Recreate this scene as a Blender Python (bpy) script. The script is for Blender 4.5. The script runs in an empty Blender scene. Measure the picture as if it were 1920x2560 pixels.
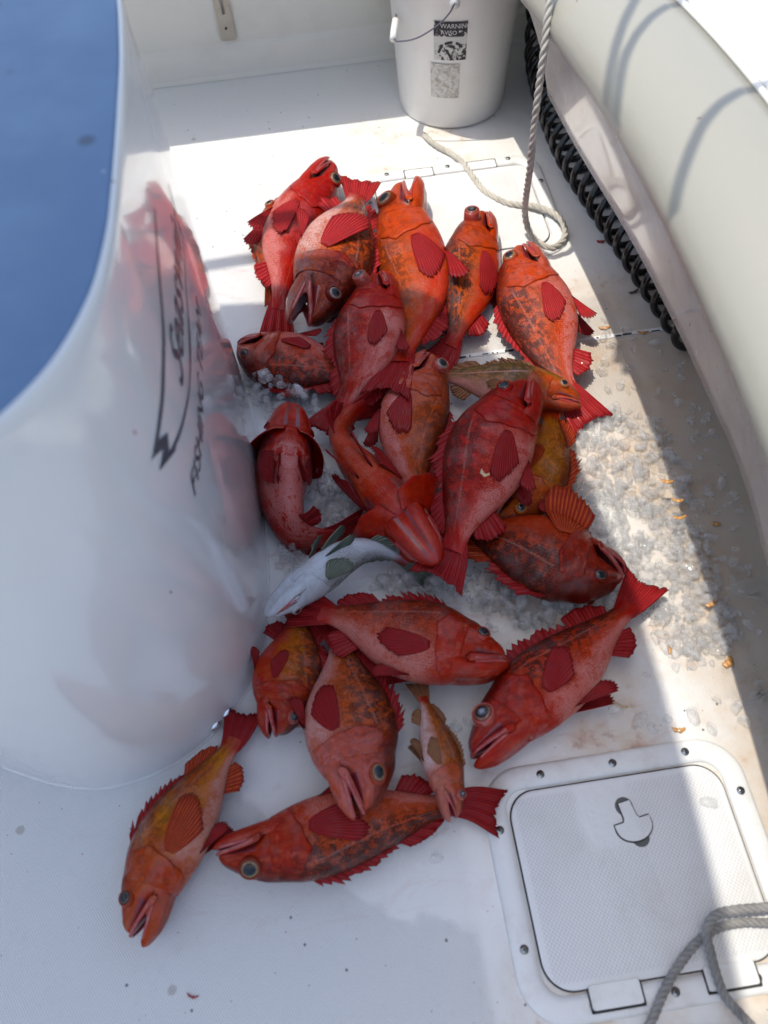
import bpy, bmesh, math, random
import numpy as np
from mathutils import Vector, Matrix
random.seed(7); rng = np.random.default_rng(7)
sc = bpy.context.scene
COL = sc.collection

# ------------------------------------------------------------------ camera
F, PX, PY, CH = 1923., 960., 1280., 1.25
vX = np.array([60000, -8700, 1923.]); vX /= np.linalg.norm(vX)
vY = np.array([-532, -3247, 1923.]); vY -= vX*(vY@vX); vY /= np.linalg.norm(vY)
vZ = np.cross(vX, vY)
RM = np.array([vX, vY, vZ]); CP = np.array([0, 0, CH])
cd = bpy.data.cameras.new('camera'); cam = bpy.data.objects.new('camera', cd); COL.objects.link(cam)
right, up, back = RM@np.array([1, 0, 0]), RM@np.array([0, -1, 0]), RM@np.array([0, 0, -1])
M = Matrix.Identity(4)
for i in range(3):
    M[i][0], M[i][1], M[i][2], M[i][3] = right[i], up[i], back[i], CP[i]
cam.matrix_world = M
cd.sensor_fit = 'VERTICAL'; cd.sensor_height = 24.0; cd.lens = 24.0*F/2560
cd.clip_start = 0.02; cd.clip_end = 3000
cd.dof.use_dof = True; cd.dof.focus_distance = 1.5; cd.dof.aperture_fstop = 1.8
sc.camera = cam
def ray(x, y): return RM@np.array([x-PX, y-PY, F])
def at(x, y, z=0.): d = ray(x, y); return CP+d*((z-CH)/d[2])
def at_y(x, y, yy): d = ray(x, y); return CP+d*(yy/d[1])
def at_x(x, y, xx): d = ray(x, y); return CP+d*(xx/d[0])

# ------------------------------------------------------------------ world, sun, exposure
SUN = np.array([-.24, .085, 1.0]); SUN /= np.linalg.norm(SUN)
w = bpy.data.worlds.new('World'); sc.world = w; w.use_nodes = True
nt = w.node_tree; nt.nodes.clear()
sky = nt.nodes.new('ShaderNodeTexSky'); sky.sky_type = 'NISHITA'; sky.sun_disc = False; sky.dust_density = 2.3; sky.ozone_density = .8; sky.air_density = 1.1
sky.sun_elevation = math.asin(SUN[2]); sky.sun_rotation = math.atan2(SUN[0], SUN[1])
bg = nt.nodes.new('ShaderNodeBackground'); bg.inputs[1].default_value = .15
wo = nt.nodes.new('ShaderNodeOutputWorld')
nt.links.new(sky.outputs[0], bg.inputs[0]); nt.links.new(bg.outputs[0], wo.inputs[0])
sl = bpy.data.lights.new('sun', 'SUN'); sl.energy = 2.1; sl.angle = math.radians(.55); sl.color = (1, .94, .83)
so = bpy.data.objects.new('sun', sl); COL.objects.link(so)
so.rotation_euler = Vector(SUN).to_track_quat('Z', 'Y').to_euler()
so.location = (1, 2, 5)
sc.view_settings.view_transform = 'Standard'; sc.view_settings.look = 'None'
sc.view_settings.exposure = 0.70; sc.view_settings.gamma = 1
cy = sc.cycles
cy.max_bounces = 10; cy.transmission_bounces = 8; cy.transparent_max_bounces = 28; cy.glossy_bounces = 4; cy.diffuse_bounces = 6
cy.caustics_refractive = False; cy.caustics_reflective = False; cy.sample_clamp_indirect = 4
cy.use_denoising = True

# ------------------------------------------------------------------ helpers
def tag(o, label=None, cat=None, group=None, kind=None):
    if label: o['label'] = label
    if cat: o['category'] = cat
    if group: o['group'] = group
    if kind: o['kind'] = kind
    return o
def empty(name, loc):
    o = bpy.data.objects.new(name, None); COL.objects.link(o); o.location = Vector(loc); o.empty_display_size = .05
    return o
def mesh(name, V, Fc, mats, parent=None, uv=None, smooth=True, mi=None, solid=0, off=None):
    V = np.asarray(V, float)
    if off is not None: V = V-np.asarray(off)
    me = bpy.data.meshes.new(name)
    me.from_pydata([tuple(v) for v in V], [], [tuple(f) for f in Fc])
    if not isinstance(mats, (list, tuple)): mats = [mats]
    for m in mats: me.materials.append(m)
    if mi is not None: me.polygons.foreach_set('material_index', list(mi))
    me.polygons.foreach_set('use_smooth', [smooth]*len(me.polygons))
    if uv is not None:
        l = me.uv_layers.new(name='UVMap'); uv = np.asarray(uv, float)
        idx = np.zeros(len(me.loops), int); me.loops.foreach_get('vertex_index', idx)
        l.data.foreach_set('uv', uv[idx].ravel())
    me.update()
    bm = bmesh.new(); bm.from_mesh(me); bmesh.ops.recalc_face_normals(bm, faces=bm.faces); bm.to_mesh(me); bm.free()
    o = bpy.data.objects.new(name, me); COL.objects.link(o)
    if parent is not None: o.parent = parent
    if solid:
        s = o.modifiers.new('solid', 'SOLIDIFY'); s.thickness = solid; s.offset = 0
    return o
def grid(nu, nv, closed_v=False, base=0):
    f = []
    for i in range(nu-1):
        for j in range(nv if closed_v else nv-1):
            k = (j+1) % nv
            f.append((base+i*nv+j, base+(i+1)*nv+j, base+(i+1)*nv+k, base+i*nv+k))
    return f
class MB:
    def __init__(s): s.V = []; s.F = []; s.m = []
    def add(s, V, Fc, mi=0):
        b = len(s.V); s.V += [tuple(v) for v in V]; s.F += [tuple(i+b for i in f) for f in Fc]; s.m += [mi]*len(Fc)
    def box(s, c, d, mi=0, rz=0):
        x, y, z = np.array(d)/2; V = np.array([(a*x, b*y, e*z) for a in (-1, 1) for b in (-1, 1) for e in (-1, 1)])
        cr, sr = math.cos(rz), math.sin(rz); V = np.c_[V[:, 0]*cr-V[:, 1]*sr, V[:, 0]*sr+V[:, 1]*cr, V[:, 2]]+np.array(c)
        s.add(V, [(0, 1, 3, 2), (4, 6, 7, 5), (0, 4, 5, 1), (2, 3, 7, 6), (0, 2, 6, 4), (1, 5, 7, 3)], mi)
    def tube(s, P, r, n=10, mi=0, caps=True):
        V, Fc = tube(P, r, n, caps); s.add(V, Fc, mi)
    def build(s, name, mats, parent=None, smooth=True, off=None):
        return mesh(name, s.V, s.F, mats, parent, smooth=smooth, mi=s.m, off=off)
def tube(P, r, n=10, caps=True):
    P = np.asarray(P, float); N = len(P); r = np.broadcast_to(np.asarray(r, float), (N,))
    T = np.gradient(P, axis=0); T /= np.linalg.norm(T, axis=1)[:, None]+1e-12
    ref = np.array([0, 0, 1.]) if abs(T[0][2]) < .9 else np.array([1., 0, 0])
    u = np.cross(T[0], ref); u /= np.linalg.norm(u); V = []
    for i in range(N):
        u = u-T[i]*(u@T[i]); u /= np.linalg.norm(u); v = np.cross(T[i], u)
        for k in range(n):
            a = 2*math.pi*k/n; V.append(P[i]+r[i]*(math.cos(a)*u+math.sin(a)*v))
    Fc = grid(N, n, True)
    if caps: Fc += [tuple(range(n))[::-1], tuple(range((N-1)*n, N*n))]
    return V, Fc
def crom(P, n):
    """Catmull-Rom through P resampled to n points evenly in arc length"""
    P = np.asarray(P, float); Q = np.vstack([2*P[0]-P[1], P, 2*P[-1]-P[-2]]); out = []
    for i in range(1, len(Q)-2):
        for t in np.linspace(0, 1, 40, endpoint=False):
            a, b, c, d = Q[i-1], Q[i], Q[i+1], Q[i+2]
            out.append(.5*((2*b)+(-a+c)*t+(2*a-5*b+4*c-d)*t*t+(-a+3*b-3*c+d)*t**3))
    out.append(P[-1]); out = np.array(out)
    L = np.r_[0, np.cumsum(np.linalg.norm(np.diff(out, axis=0), axis=1))]
    s = np.linspace(0, L[-1], n)
    return np.c_[tuple(np.interp(s, L, out[:, k]) for k in range(out.shape[1]))], L[-1]
def smooth(a, b, x): t = np.clip((x-a)/(b-a), 0, 1); return t*t*(3-2*t)
def rrect(cx, cy, wx, wy, r, n=8):
    out = []
    for (sx, sy, a0) in ((1, 1, 0), (-1, 1, 90), (-1, -1, 180), (1, -1, 270)):
        for k in range(n+1):
            a = math.radians(a0+90*k/n); out.append((cx+sx*(wx/2-r)+r*math.cos(a), cy+sy*(wy/2-r)+r*math.sin(a)))
    return np.array(out)

# ------------------------------------------------------------------ material helpers
class NT:
    def __init__(s, name):
        s.m = bpy.data.materials.new(name); s.m.use_nodes = True; s.t = s.m.node_tree; s.t.nodes.clear()
        s.out = s.t.nodes.new('ShaderNodeOutputMaterial')
    def n(s, typ, **k):
        x = s.t.nodes.new('ShaderNode'+typ)
        for a, b in k.items(): setattr(x, a, b)
        return x
    def l(s, a, b): s.t.links.new(a, b)
    def put(s, inp, v):
        if v is None: return
        if hasattr(v, 'links') or isinstance(v, bpy.types.NodeSocket): s.l(v, inp)
        elif isinstance(v, tuple) and len(v) == 3 and inp.type == 'RGBA': inp.default_value = (*v, 1)
        else: inp.default_value = v
    def math(s, op, a, b=None, c=None, clamp=False):
        x = s.n('Math', operation=op, use_clamp=clamp)
        for i, v in enumerate((a, b, c)): s.put(x.inputs[i], v)
        return x.outputs[0]
    def mr(s, v, a, b, c=0., d=1., sm=True):
        x = s.n('MapRange', interpolation_type='SMOOTHSTEP' if sm else 'LINEAR')
        for i, q in enumerate((v, a, b, c, d)): s.put(x.inputs[i], q)
        return x.outputs[0]
    def mix(s, f, a, b, blend='MIX'):
        x = s.n('Mix', data_type='RGBA', blend_type=blend)
        s.put(x.inputs[0], f); s.put(x.inputs[6], a); s.put(x.inputs[7], b)
        return x.outputs[2]
    def noise(s, vec, scale, detail=4, rough=.55, dim='3D', dist=0.):
        x = s.n('TexNoise', noise_dimensions=dim); s.put(x.inputs['Vector'], vec)
        x.inputs['Scale'].default_value = scale; x.inputs['Detail'].default_value = detail
        x.inputs['Roughness'].default_value = rough; x.inputs['Distortion'].default_value = dist
        return x.outputs['Fac']
    def voro(s, vec, scale, feature='F1'):
        x = s.n('TexVoronoi', feature=feature); s.put(x.inputs['Vector'], vec); x.inputs['Scale'].default_value = scale
        return x
    def ramp(s, f, stops):
        x = s.n('ValToRGB'); s.put(x.inputs[0], f); e = x.color_ramp.elements
        while len(e) < len(stops): e.new(.5)
        for q, (p, c) in zip(e, stops): q.position = p; q.color = (*c, 1)
        return x.outputs[0]
    def comb(s, x=0., y=0., z=0.):
        c = s.n('CombineXYZ')
        for i, v in enumerate((x, y, z)): s.put(c.inputs[i], v)
        return c.outputs[0]
    def sep(s, v):
        c = s.n('SeparateXYZ'); s.put(c.inputs[0], v); return c.outputs
    def bump(s, h, strength=.3, dist=.002, normal=None):
        x = s.n('Bump'); x.inputs['Strength'].default_value = strength; x.inputs['Distance'].default_value = dist
        s.put(x.inputs['Height'], h); s.put(x.inputs['Normal'], normal); return x.outputs[0]
    def pr(s, color=(.8, .8, .8), rough=.5, metal=0., normal=None, coat=0., coat_rough=.05, spec=.5, trans=0., ior=1.45, link=True, sss=0., coat_normal=None):
        b = s.n('BsdfPrincipled'); i = b.inputs
        s.put(i['Base Color'], color); s.put(i['Roughness'], rough); s.put(i['Metallic'], metal); s.put(i['Normal'], normal)
        s.put(i['Coat Weight'], coat); i['Coat Roughness'].default_value = coat_rough; s.put(i['Specular IOR Level'], spec)
        i['Transmission Weight'].default_value = trans; i['IOR'].default_value = ior
        if sss: i['Subsurface Weight'].default_value = sss; i['Subsurface Radius'].default_value = (.01, .003, .002)
        s.put(i['Coat Normal'], coat_normal)
        if link: s.l(b.outputs[0], s.out.inputs[0])
        return b.outputs[0]
    def obj(s): return s.n('TexCoord').outputs['Object']
    def uvc(s): return s.n('TexCoord').outputs['UV']

def simple(name, color, rough=.4, metal=0., coat=0., bump=0., bscale=60, dirt=0., dscale=8, dcol=None, spec=.5):
    t = NT(name); o = t.obj(); c = color
    if dirt:
        n = t.noise(o, dscale, 6, .65); f = t.math('MULTIPLY', t.mr(n, .45, .75), dirt)
        c = t.mix(f, color, dcol or tuple(x*.55 for x in color))
    nb = t.bump(t.noise(o, bscale, 4), bump, .002) if bump else None
    t.pr(c, rough, metal, nb, coat, spec=spec); return t.m

# deck: white gelcoat, embossed non-skid, stains and specks
def mat_deck():
    t = NT('deck_gelcoat'); o = t.obj(); X, Y, Z = t.sep(o)
    P = .0068
    def wave(ax, ay): return t.math('SINE', t.math('ADD', t.math('MULTIPLY', X, ax*2*math.pi/P), t.math('MULTIPLY', Y, ay*2*math.pi/P)))
    a = wave(.866, .5); b = wave(-.866, .5)
    h = t.math('MAXIMUM', t.math('ABSOLUTE', a), t.math('ABSOLUTE', b))
    groove = t.mr(t.math('MULTIPLY', t.math('ABSOLUTE', a), t.math('ABSOLUTE', b)), 0.02, .5)   # pillows between thin grooves
    # where the non-skid is: away from hatch margins and walls
    n1 = t.noise(o, 3.2, 4, .6)
    def box(x0, x1, y0, y1, e=.012):
        fx = t.math('MULTIPLY', t.mr(X, x0-e, x0+e), t.mr(X, x1+e, x1-e)); fy = t.math('MULTIPLY', t.mr(Y, y0-e, y0+e), t.mr(Y, y1+e, y1-e))
        return t.math('MULTIPLY', fx, fy)
    bare = t.math('MAXIMUM', box(.08, .58, -.125, .27), box(.08, .66, 1.2, 1.9))
    bare = t.math('MAXIMUM', bare, t.mr(Y, 1.72, 1.76)); bare = t.math('MAXIMUM', bare, t.mr(X, .60, .62))
    # a film of melt water lying over the non-skid
    dx = t.math('MULTIPLY', t.math('SUBTRACT', X, .12), 1/.50); dy = t.math('MULTIPLY', t.math('SUBTRACT', Y, .55), 1/.48)
    r = t.math('SQRT', t.math('ADD', t.math('MULTIPLY', dx, dx), t.math('MULTIPLY', dy, dy)))
    wet = t.mr(t.math('ADD', r, t.math('MULTIPLY', t.math('SUBTRACT', n1, .5), .9)), 1.02, .98)
    dry = t.math('MULTIPLY', t.math('SUBTRACT', 1., bare), t.math('SUBTRACT', 1., t.math('MULTIPLY', wet, .8)))
    col = t.mix(t.math('MULTIPLY', t.math('SUBTRACT', 1., groove), t.math('MULTIPLY', dry, .42)), (.75, .75, .73), (.44, .45, .46))
    # tan wet staining, heavier under the ice and round the hatches
    n2 = t.noise(o, 6, 7, .68); n3 = t.noise(o, 40, 5, .7)
    zone = t.math('MAXIMUM', box(.12, .75, -.2, 1.25, .1), box(.02, .5, 1.35, 1.9, .12))
    st = t.math('MULTIPLY', t.mr(n2, .40, .72), t.math('MULTIPLY', zone, .9))
    col = t.mix(st, col, (.60, .47, .34))
    st2 = t.math('MULTIPLY', t.mr(t.math('MULTIPLY', n2, n3), .30, .40), t.math('MULTIPLY', t.math('ADD', t.math('MULTIPLY', zone, .75), .10), .65))
    col = t.mix(st2, col, (.40, .22, .15))
    tz = t.math('MULTIPLY', t.mr(t.math('ADD', X, t.math('MULTIPLY', t.math('SUBTRACT', n1, .5), .25)), .40, .66), t.mr(Y, 1.35, 1.0))
    col = t.mix(t.math('MULTIPLY', tz, .72), col, (.46, .345, .235))
    sm0 = t.noise(t.comb(t.math('MULTIPLY', X, 5.), t.math('MULTIPLY', Y, 12.), 4.), 1.4, 6, .7, dist=1.2)
    col = t.mix(t.math('MULTIPLY', t.math('MULTIPLY', t.mr(sm0, .54, .66), box(-.35, .52, .1, 1.5, .1)), .38), col, (.56, .33, .27))
    # dirt specks
    for (scl, thr, c) in ((55, .90, (.05, .045, .05)), (110, .955, (.30, .10, .08)), (17, .93, (.45, .42, .38))):
        v = t.voro(o, scl); f = t.math('MULTIPLY', t.mr(t.math('ADD', v.outputs['Distance'], t.math('MULTIPLY', n3, .18)), .235, .17), t.math('GREATER_THAN', t.sep(v.outputs['Color'])[0], thr))
        col = t.mix(t.math('MULTIPLY', f, .8), col, c)
    gloss = t.mr(n2, .3, .7, .30, .5)
    rough = t.math('SUBTRACT', gloss, t.math('MULTIPLY', wet, .16))
    nb = t.bump(t.math('MULTIPLY', groove, dry), .6, .0016)
    nb = t.bump(t.noise(o, 90, 3), .05, .001, nb)
    t.pr(col, rough, 0, nb); return t.m
M_DECK = mat_deck()
def mat_lid(nm, diag=True):
    t = NT(nm); o = t.obj(); X, Y, Z = t.sep(o); P = .0062
    a = t.math('ABSOLUTE', t.math('SINE', t.math('MULTIPLY', t.math('ADD', X, Y), math.pi/P)))
    b = t.math('ABSOLUTE', t.math('SINE', t.math('MULTIPLY', t.math('SUBTRACT', X, t.math('MULTIPLY', Y, .8)), math.pi/P)))
    g = t.mr(t.math('MULTIPLY', a, b), .02, .35)
    n = t.noise(o, 9, 6, .65); n3 = t.noise(o, 60, 4, .6)
    inner = t.math('MULTIPLY', t.mr(t.math('ABSOLUTE', X), .158, .152), t.mr(t.math('ABSOLUTE', Y), .125, .119))
    # wet run below the latch: the pattern drowns in water there
    wx = t.mr(t.math('ABSOLUTE', t.math('ADD', t.math('ADD', X, .035), t.math('MULTIPLY', n, -.03))), .055, .03)
    k = t.math('MULTIPLY', inner, t.math('SUBTRACT', 1., t.math('MULTIPLY', t.math('MULTIPLY', wx, t.mr(Y, .02, .05)), .95)))
    col = t.mix(t.math('MULTIPLY', t.math('SUBTRACT', 1., g), t.math('MULTIPLY', k, .42)), (.74, .745, .74), (.34, .34, .34))
    col = t.mix(t.math('MULTIPLY', t.mr(n, .45, .75), .30), col, (.50, .46, .40))
    v = t.voro(o, 38); f = t.math('MULTIPLY', t.mr(v.outputs['Distance'], .16, .1), t.math('GREATER_THAN', t.sep(v.outputs['Color'])[0], .93))
    col = t.mix(t.math('MULTIPLY', f, .7), col, (.25, .20, .16))
    nb = t.bump(t.math('MULTIPLY', g, k), .4, .001)
    nb = t.bump(t.math('MULTIPLY', n3, wx), .35, .003, nb)
    t.pr(col, t.math('SUBTRACT', .36, t.math('MULTIPLY', wx, .26)), 0, nb); return t.m
M_LID = mat_lid('hatch_lid_plastic')
M_FRAME = simple('hatch_frame_plastic', (.76, .765, .75), .33, dirt=.35, dscale=22, dcol=(.48, .40, .33), bump=.03)
M_TRANSOM = simple('transom_gelcoat', (.73, .70, .62), .35, dirt=.35, dscale=5, dcol=(.55, .50, .42), bump=.03, bscale=20)
M_TOP = simple('gunwale_gelcoat', (.82, .83, .84), .2, coat=.4)
def mat_scuffed(nm, col, rough, dirt, dcol, scl, thr, sx=1., bump=.006):
    t = NT(nm); o = t.obj(); X, Y, Z = t.sep(o); n = t.noise(o, 4, 6, .65)
    c = t.mix(t.math('MULTIPLY', t.mr(n, .45, .75), dirt), col, dcol)
    for k, (sc_, th, cc) in enumerate(((scl, thr, (.20, .15, .14)), (scl*1.9, thr+.03, (.26, .10, .09)), (scl*.6, thr, (.45, .44, .43)))):
        v = t.voro(t.comb(t.math('ADD', t.math('MULTIPLY', X, sx), k*3.1), t.math('MULTIPLY', Y, 1.), t.math('ADD', t.math('MULTIPLY', Z, .45), t.math('MULTIPLY', Y, .5))), sc_)
        f = t.math('MULTIPLY', t.mr(t.math('ADD', v.outputs['Distance'], t.math('MULTIPLY', t.noise(o, sc_*5, 3), .14)), .20, .14), t.math('GREATER_THAN', t.sep(v.outputs['Color'])[k], th))
        c = t.mix(t.math('MULTIPLY', f, .75), c, cc)
    sm_ = t.noise(t.comb(X, Y, t.math('MULTIPLY', Z, .3)), 14, 5, .7)
    t.pr(c, t.mr(sm_, .35, .75, rough, rough+.10), 0, t.bump(t.noise(o, 9, 4), bump, .002), .9, .06); return t.m
M_BIN = mat_scuffed('bin_gelcoat', (.79, .775, .76), .10, .14, (.66, .63, .60), 26, .90)
M_LINER = mat_scuffed('liner_gelcoat', (.72, .68, .63), .18, .45, (.56, .43, .38), 34, .80, bump=.02)
M_GREY = simple('decal_grey', (.075, .085, .105), .25)
M_STEEL = simple('stainless_steel', (.55, .54, .52), .28, 1., bump=.05)
M_STRAP = simple('weathered_steel', (.46, .42, .35), .45, .6, dirt=.5, dscale=30, dcol=(.30, .24, .17))
M_CHROME = simple('chrome', (.72, .73, .75), .1, 1.)
M_DARK = simple('dark_gap', (.02, .02, .02), .7)
M_BLACK = simple('black_hose_plastic', (.012, .012, .013), .22, coat=.4)
M_PIPING = simple('piping_vinyl', (.78, .76, .70), .4)
M_BUCKET = simple('bucket_plastic', (.74, .74, .72), .3, dirt=.2, dscale=12, dcol=(.55, .52, .46), bump=.04, bscale=24)
def mat_vinyl():
    t = NT('bolster_vinyl'); o = t.obj()
    n = t.noise(o, 5, 5, .6, dist=.6); n2 = t.noise(o, 26, 4, .6)
    X, Y, Z = t.sep(o)
    wv = t.noise(t.comb(t.math('MULTIPLY', X, 30.), t.math('MULTIPLY', Y, 6.), t.math('MULTIPLY', Z, 30.)), 1., 3)
    c = t.mix(t.math('MULTIPLY', t.mr(n, .5, .8), .25), (.355, .34, .285), (.28, .25, .20))
    v = t.voro(o, 30); f = t.math('MULTIPLY', t.mr(v.outputs['Distance'], .12, .08), t.math('GREATER_THAN', t.sep(v.outputs['Color'])[0], .95))
    c = t.mix(f, c, (.25, .20, .18))
    nb = t.bump(n, .22, .012); nb = t.bump(wv, .05, .004, nb); nb = t.bump(t.noise(o, 260, 2), .06, .001, nb)
    t.pr(c, .42, 0, nb, .1); return t.m
M_VINYL = mat_vinyl()
def mat_lidblue():
    t = NT('blue_lid'); o = t.obj()
    n = t.noise(o, 7, 4)
    c = t.mix(t.mr(n, .35, .7), (.13, .22, .37), (.17, .275, .43))
    for scl, thr, cc in ((14, .86, (.05, .05, .06)), (24, .9, (.16, .11, .09)), (40, .95, (.6, .65, .7))):
        v = t.voro(o, scl); f = t.math('MULTIPLY', t.mr(v.outputs['Distance'], .17, .06), t.math('GREATER_THAN', t.sep(v.outputs['Color'])[1], thr))
        c = t.mix(t.math('MULTIPLY', f, .6), c, cc)
    t.pr(c, .35, 0, t.bump(t.noise(o, 120, 3), .08, .001)); return t.m
M_BLUE = mat_lidblue()
def mat_rope(nm, c1, c2):
    t = NT(nm); o = t.obj(); n = t.noise(o, 900, 3, .7); n2 = t.noise(o, 25, 4, .6)
    c = t.mix(n, c1, c2); c = t.mix(t.math('MULTIPLY', t.mr(n2, .4, .7), .5), c, tuple(x*.6 for x in c1))
    t.pr(c, .8, 0, t.bump(n, .6, .0015), spec=.25); return t.m
M_ROPE = mat_rope('hanging_rope_fibre', (.46, .43, .37), (.68, .65, .57))
M_ROPE2 = mat_rope('grey_rope_fibre', (.20, .195, .19), (.42, .41, .39))
def mat_ice(nm, tint=(.99, .995, .995), body=.3):
    t = NT(nm); o = t.n('TexCoord').outputs['Object']
    n = t.noise(o, 120, 3, .6); nb = t.bump(n, .12, .003)
    tr = t.n('BsdfTransparent'); tr.inputs[0].default_value = (*tint, 1)
    rf = t.n('BsdfRefraction'); rf.inputs['Color'].default_value = (*tint, 1); rf.inputs['IOR'].default_value = 1.2; rf.inputs['Roughness'].default_value = .05; t.l(nb, rf.inputs['Normal'])
    gl = t.n('BsdfGlossy'); gl.inputs['Roughness'].default_value = .03; t.l(nb, gl.inputs['Normal'])
    df = t.n('BsdfTranslucent'); df.inputs[0].default_value = (.98, .98, .98, 1)
    di = t.n('BsdfDiffuse'); di.inputs[0].default_value = (.97, .98, .98, 1)
    def mx(f, a, b):
        m = t.n('MixShader'); t.put(m.inputs[0], f); t.l(a.outputs[0], m.inputs[1]); t.l(b.outputs[0], m.inputs[2]); return m
    fr = t.n('Fresnel'); fr.inputs['IOR'].default_value = 1.42; t.l(nb, fr.inputs['Normal'])
    clear = mx(.03, tr, rf); cloud = mx(.5, df, di)
    base = mx(t.mr(n, .30, .75, body*.45, body*1.7), clear, cloud)
    bf = t.n('NewGeometry').outputs['Backfacing']; t.l(mx(t.math('MULTIPLY', t.math('MULTIPLY', fr.outputs[0], t.math('SUBTRACT', 1., bf)), 1., clamp=True), base, gl).outputs[0], t.out.inputs[0]); return t.m
M_ICE = mat_ice('ice', (1., 1., 1.), body=.17)

# ------------------------------------------------------------------ setting: deck and sea
def plate(name, x0, x1, y0, y1, z, m, th=.02):
    b = MB(); b.box(((x0+x1)/2, (y0+y1)/2, z-th/2), (x1-x0, y1-y0, th)); return b.build(name, m, smooth=False)
t = NT('sea_water'); o = t.obj(); t.pr((.02, .06, .09), .08, 0, t.bump(t.noise(o, 1.2, 6), .6, .3)); M_SEA = t.m
tag(plate('sea', -400, 400, -400, 400, -.75, M_SEA), kind='structure')

# starboard side: bolster overhanging a liner panel that leans out to a toe recess, white gunwale top
B3 = [(.0, -2.2, .55), (.20, -1.2, .545), (.34, -.5, .54), (.41, 0, .54), (.435, .23, .54), (.457, .443, .54), (.470, .566, .54), (.4766, .615, .54), (.480, .735, .54), (.481, .822, .538), (.478, 1.07, .515), (.482, 1.35, .47), (.487, 1.47, .447), (.475, 1.62, .42), (.445, 1.85, .40), (.40, 2.2, .385)]
A3 = [(.11, -2.2, .2), (.31, -1.2, .2), (.46, -.5, .2), (.53, 0, .2), (.565, .2, .2), (.588, .437, .2), (.603, .53, .2), (.612, .637, .2), (.612, .75, .2), (.611, .902, .2), (.600, 1.143, .2), (.572, 1.442, .2), (.560, 1.64, .2)]
CB, _ = crom(B3, 110); _p = np.pad(CB, ((14, 14), (0, 0)), 'reflect', reflect_type='odd'); CB = np.array([_p[i:i+29].mean(0) for i in range(110)]); CA, _ = crom(A3, 90)
NB = np.gradient(CB[:, :2], axis=0); NB = np.c_[NB[:, 1], -NB[:, 0]]; NB /= np.linalg.norm(NB, axis=1)[:, None]
def side(mir, labs):
    X = (lambda x: -1.5-x) if mir else (lambda x: x)
    # panel: between the bolster's lower edge and its own free lower edge, with an aft corner
    V = []; K = 9; yb = np.interp(CA[:, 1], CB[:, 1], np.arange(110))
    top = np.c_[tuple(np.interp(CA[:, 1]-.13*0, CB[:, 1], CB[:, k]) for k in range(3))]
    for i, a in enumerate(CA):
        b = top[i]; 
        for k in range(K):
            u = k/(K-1); p = b*(1-u)+a*u; V.append((X(p[0]+.012*(1-u)+.010*math.sin(u*math.pi)), p[1], p[2]+.004*(1-u)))
        V.append((X(a[0]+.004), a[1], a[2]-.004)); V.append((X(a[0]+.022), a[1], a[2]-.004))
    pn = mesh('liner_panel', V, grid(len(CA), K+2), M_LINER); tag(pn, labs[0], 'boat liner')
    prof = [(.06, -.01), (.02, -.012), (.004, -.008), (-.006, .002), (-.010, .016), (-.008, .032), (.004, .052), (.026, .070), (.055, .084), (.09, .092), (.125, .095), (.15, .092), (.152, -.01)]
    def sweep(prof, name, mat, closed=True):
        V = [(X(p[0]+n[0]*d), p[1]+n[1]*d, p[2]+z) for p, n in zip(CB, NB) for d, z in prof]; k = len(prof)
        return mesh(name, V, grid(len(CB), k, closed)+[tuple(range(k)), tuple(range((len(CB)-1)*k, len(CB)*k))], mat)
    bo = sweep(prof, 'bolster', M_VINYL); tag(bo, labs[1], 'bolster')
    for d, z in ((.1535, .094), (.166, .094)):
        bp = MB(); bp.tube([(X(p[0]+n[0]*d), p[1]+n[1]*d, p[2]+z) for p, n in zip(CB, NB)], .0052, 8); bp.build('piping', M_PIPING, bo)
    gw = sweep([(.160, -.05), (.160, .090), (.174, .091), (.182, .102), (.196, .110), (.42, .114), (.46, .10), (.47, .05), (.47, -.05)], 'gunwale', M_TOP)
    tag(gw, labs[2], 'gunwale')
side(False, ('cream gelcoat liner panel curving above the black coiled hose', 'cream padded vinyl coaming bolster above the curved liner panel', 'glossy white gunwale top beyond the padded bolster'))
side(True, ('cream gelcoat liner panel on the far side of the white tub', 'cream padded bolster on the far side of the white tub', 'white gunwale top on the far side of the white tub'))
# deck sheet and hull sides follow the same plan curve
V = []
for p, n in zip(CB, NB):
    xr = p[0]+n[0]*.43; yr = p[1]+n[1]*.43; V += [(-1.5-xr, yr, 0), (xr, yr, 0), (-1.5-xr, yr, -.03), (xr, yr, -.03)]
k = len(CB); f = []
for i in range(k-1):
    a, b_ = 4*i, 4*i+4; f += [(a, a+1, b_+1, b_), (a+2, b_+2, b_+3, a+3)]
tag(mesh('deck', V, f, M_DECK, smooth=False), kind='structure')
V = []
for sgn in (1, -1):
    for p, n in zip(CB, NB):
        for d, z in ((.455, .10), (.462, 0), (.44, -.35), (.40, -1.5)):
            x = p[0]+n[0]*d; V.append((x if sgn > 0 else -1.5-x, p[1]+n[1]*d, p[2]+z))
tag(mesh('hull', V, grid(k, 4)+grid(k, 4, base=k*4), M_TOP), kind='structure')

# transom with cove
def transom():
    prof = [(2.215, .001), (2.222, .012), (2.236, .07), (2.244, .084), (2.243, .10), (2.235, .50), (2.20, .545), (2.05, .56), (2.0, .575), (1.990, .595), (1.995, .615), (2.02, .625), (2.60, .63), (2.60, .001)]
    xs = np.linspace(-2.4, .985, 40); V = [(x, y, z) for x in xs for (y, z) in prof]; k = len(prof)
    f = grid(len(xs), k, True)+[tuple(range(k)), tuple(range((len(xs)-1)*k, len(xs)*k))]
    o = mesh('transom', V, f, M_TRANSOM, smooth=False); tag(o, 'cream transom bulkhead with a coved foot behind the bucket', 'bulkhead'); return o
transom()
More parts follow.
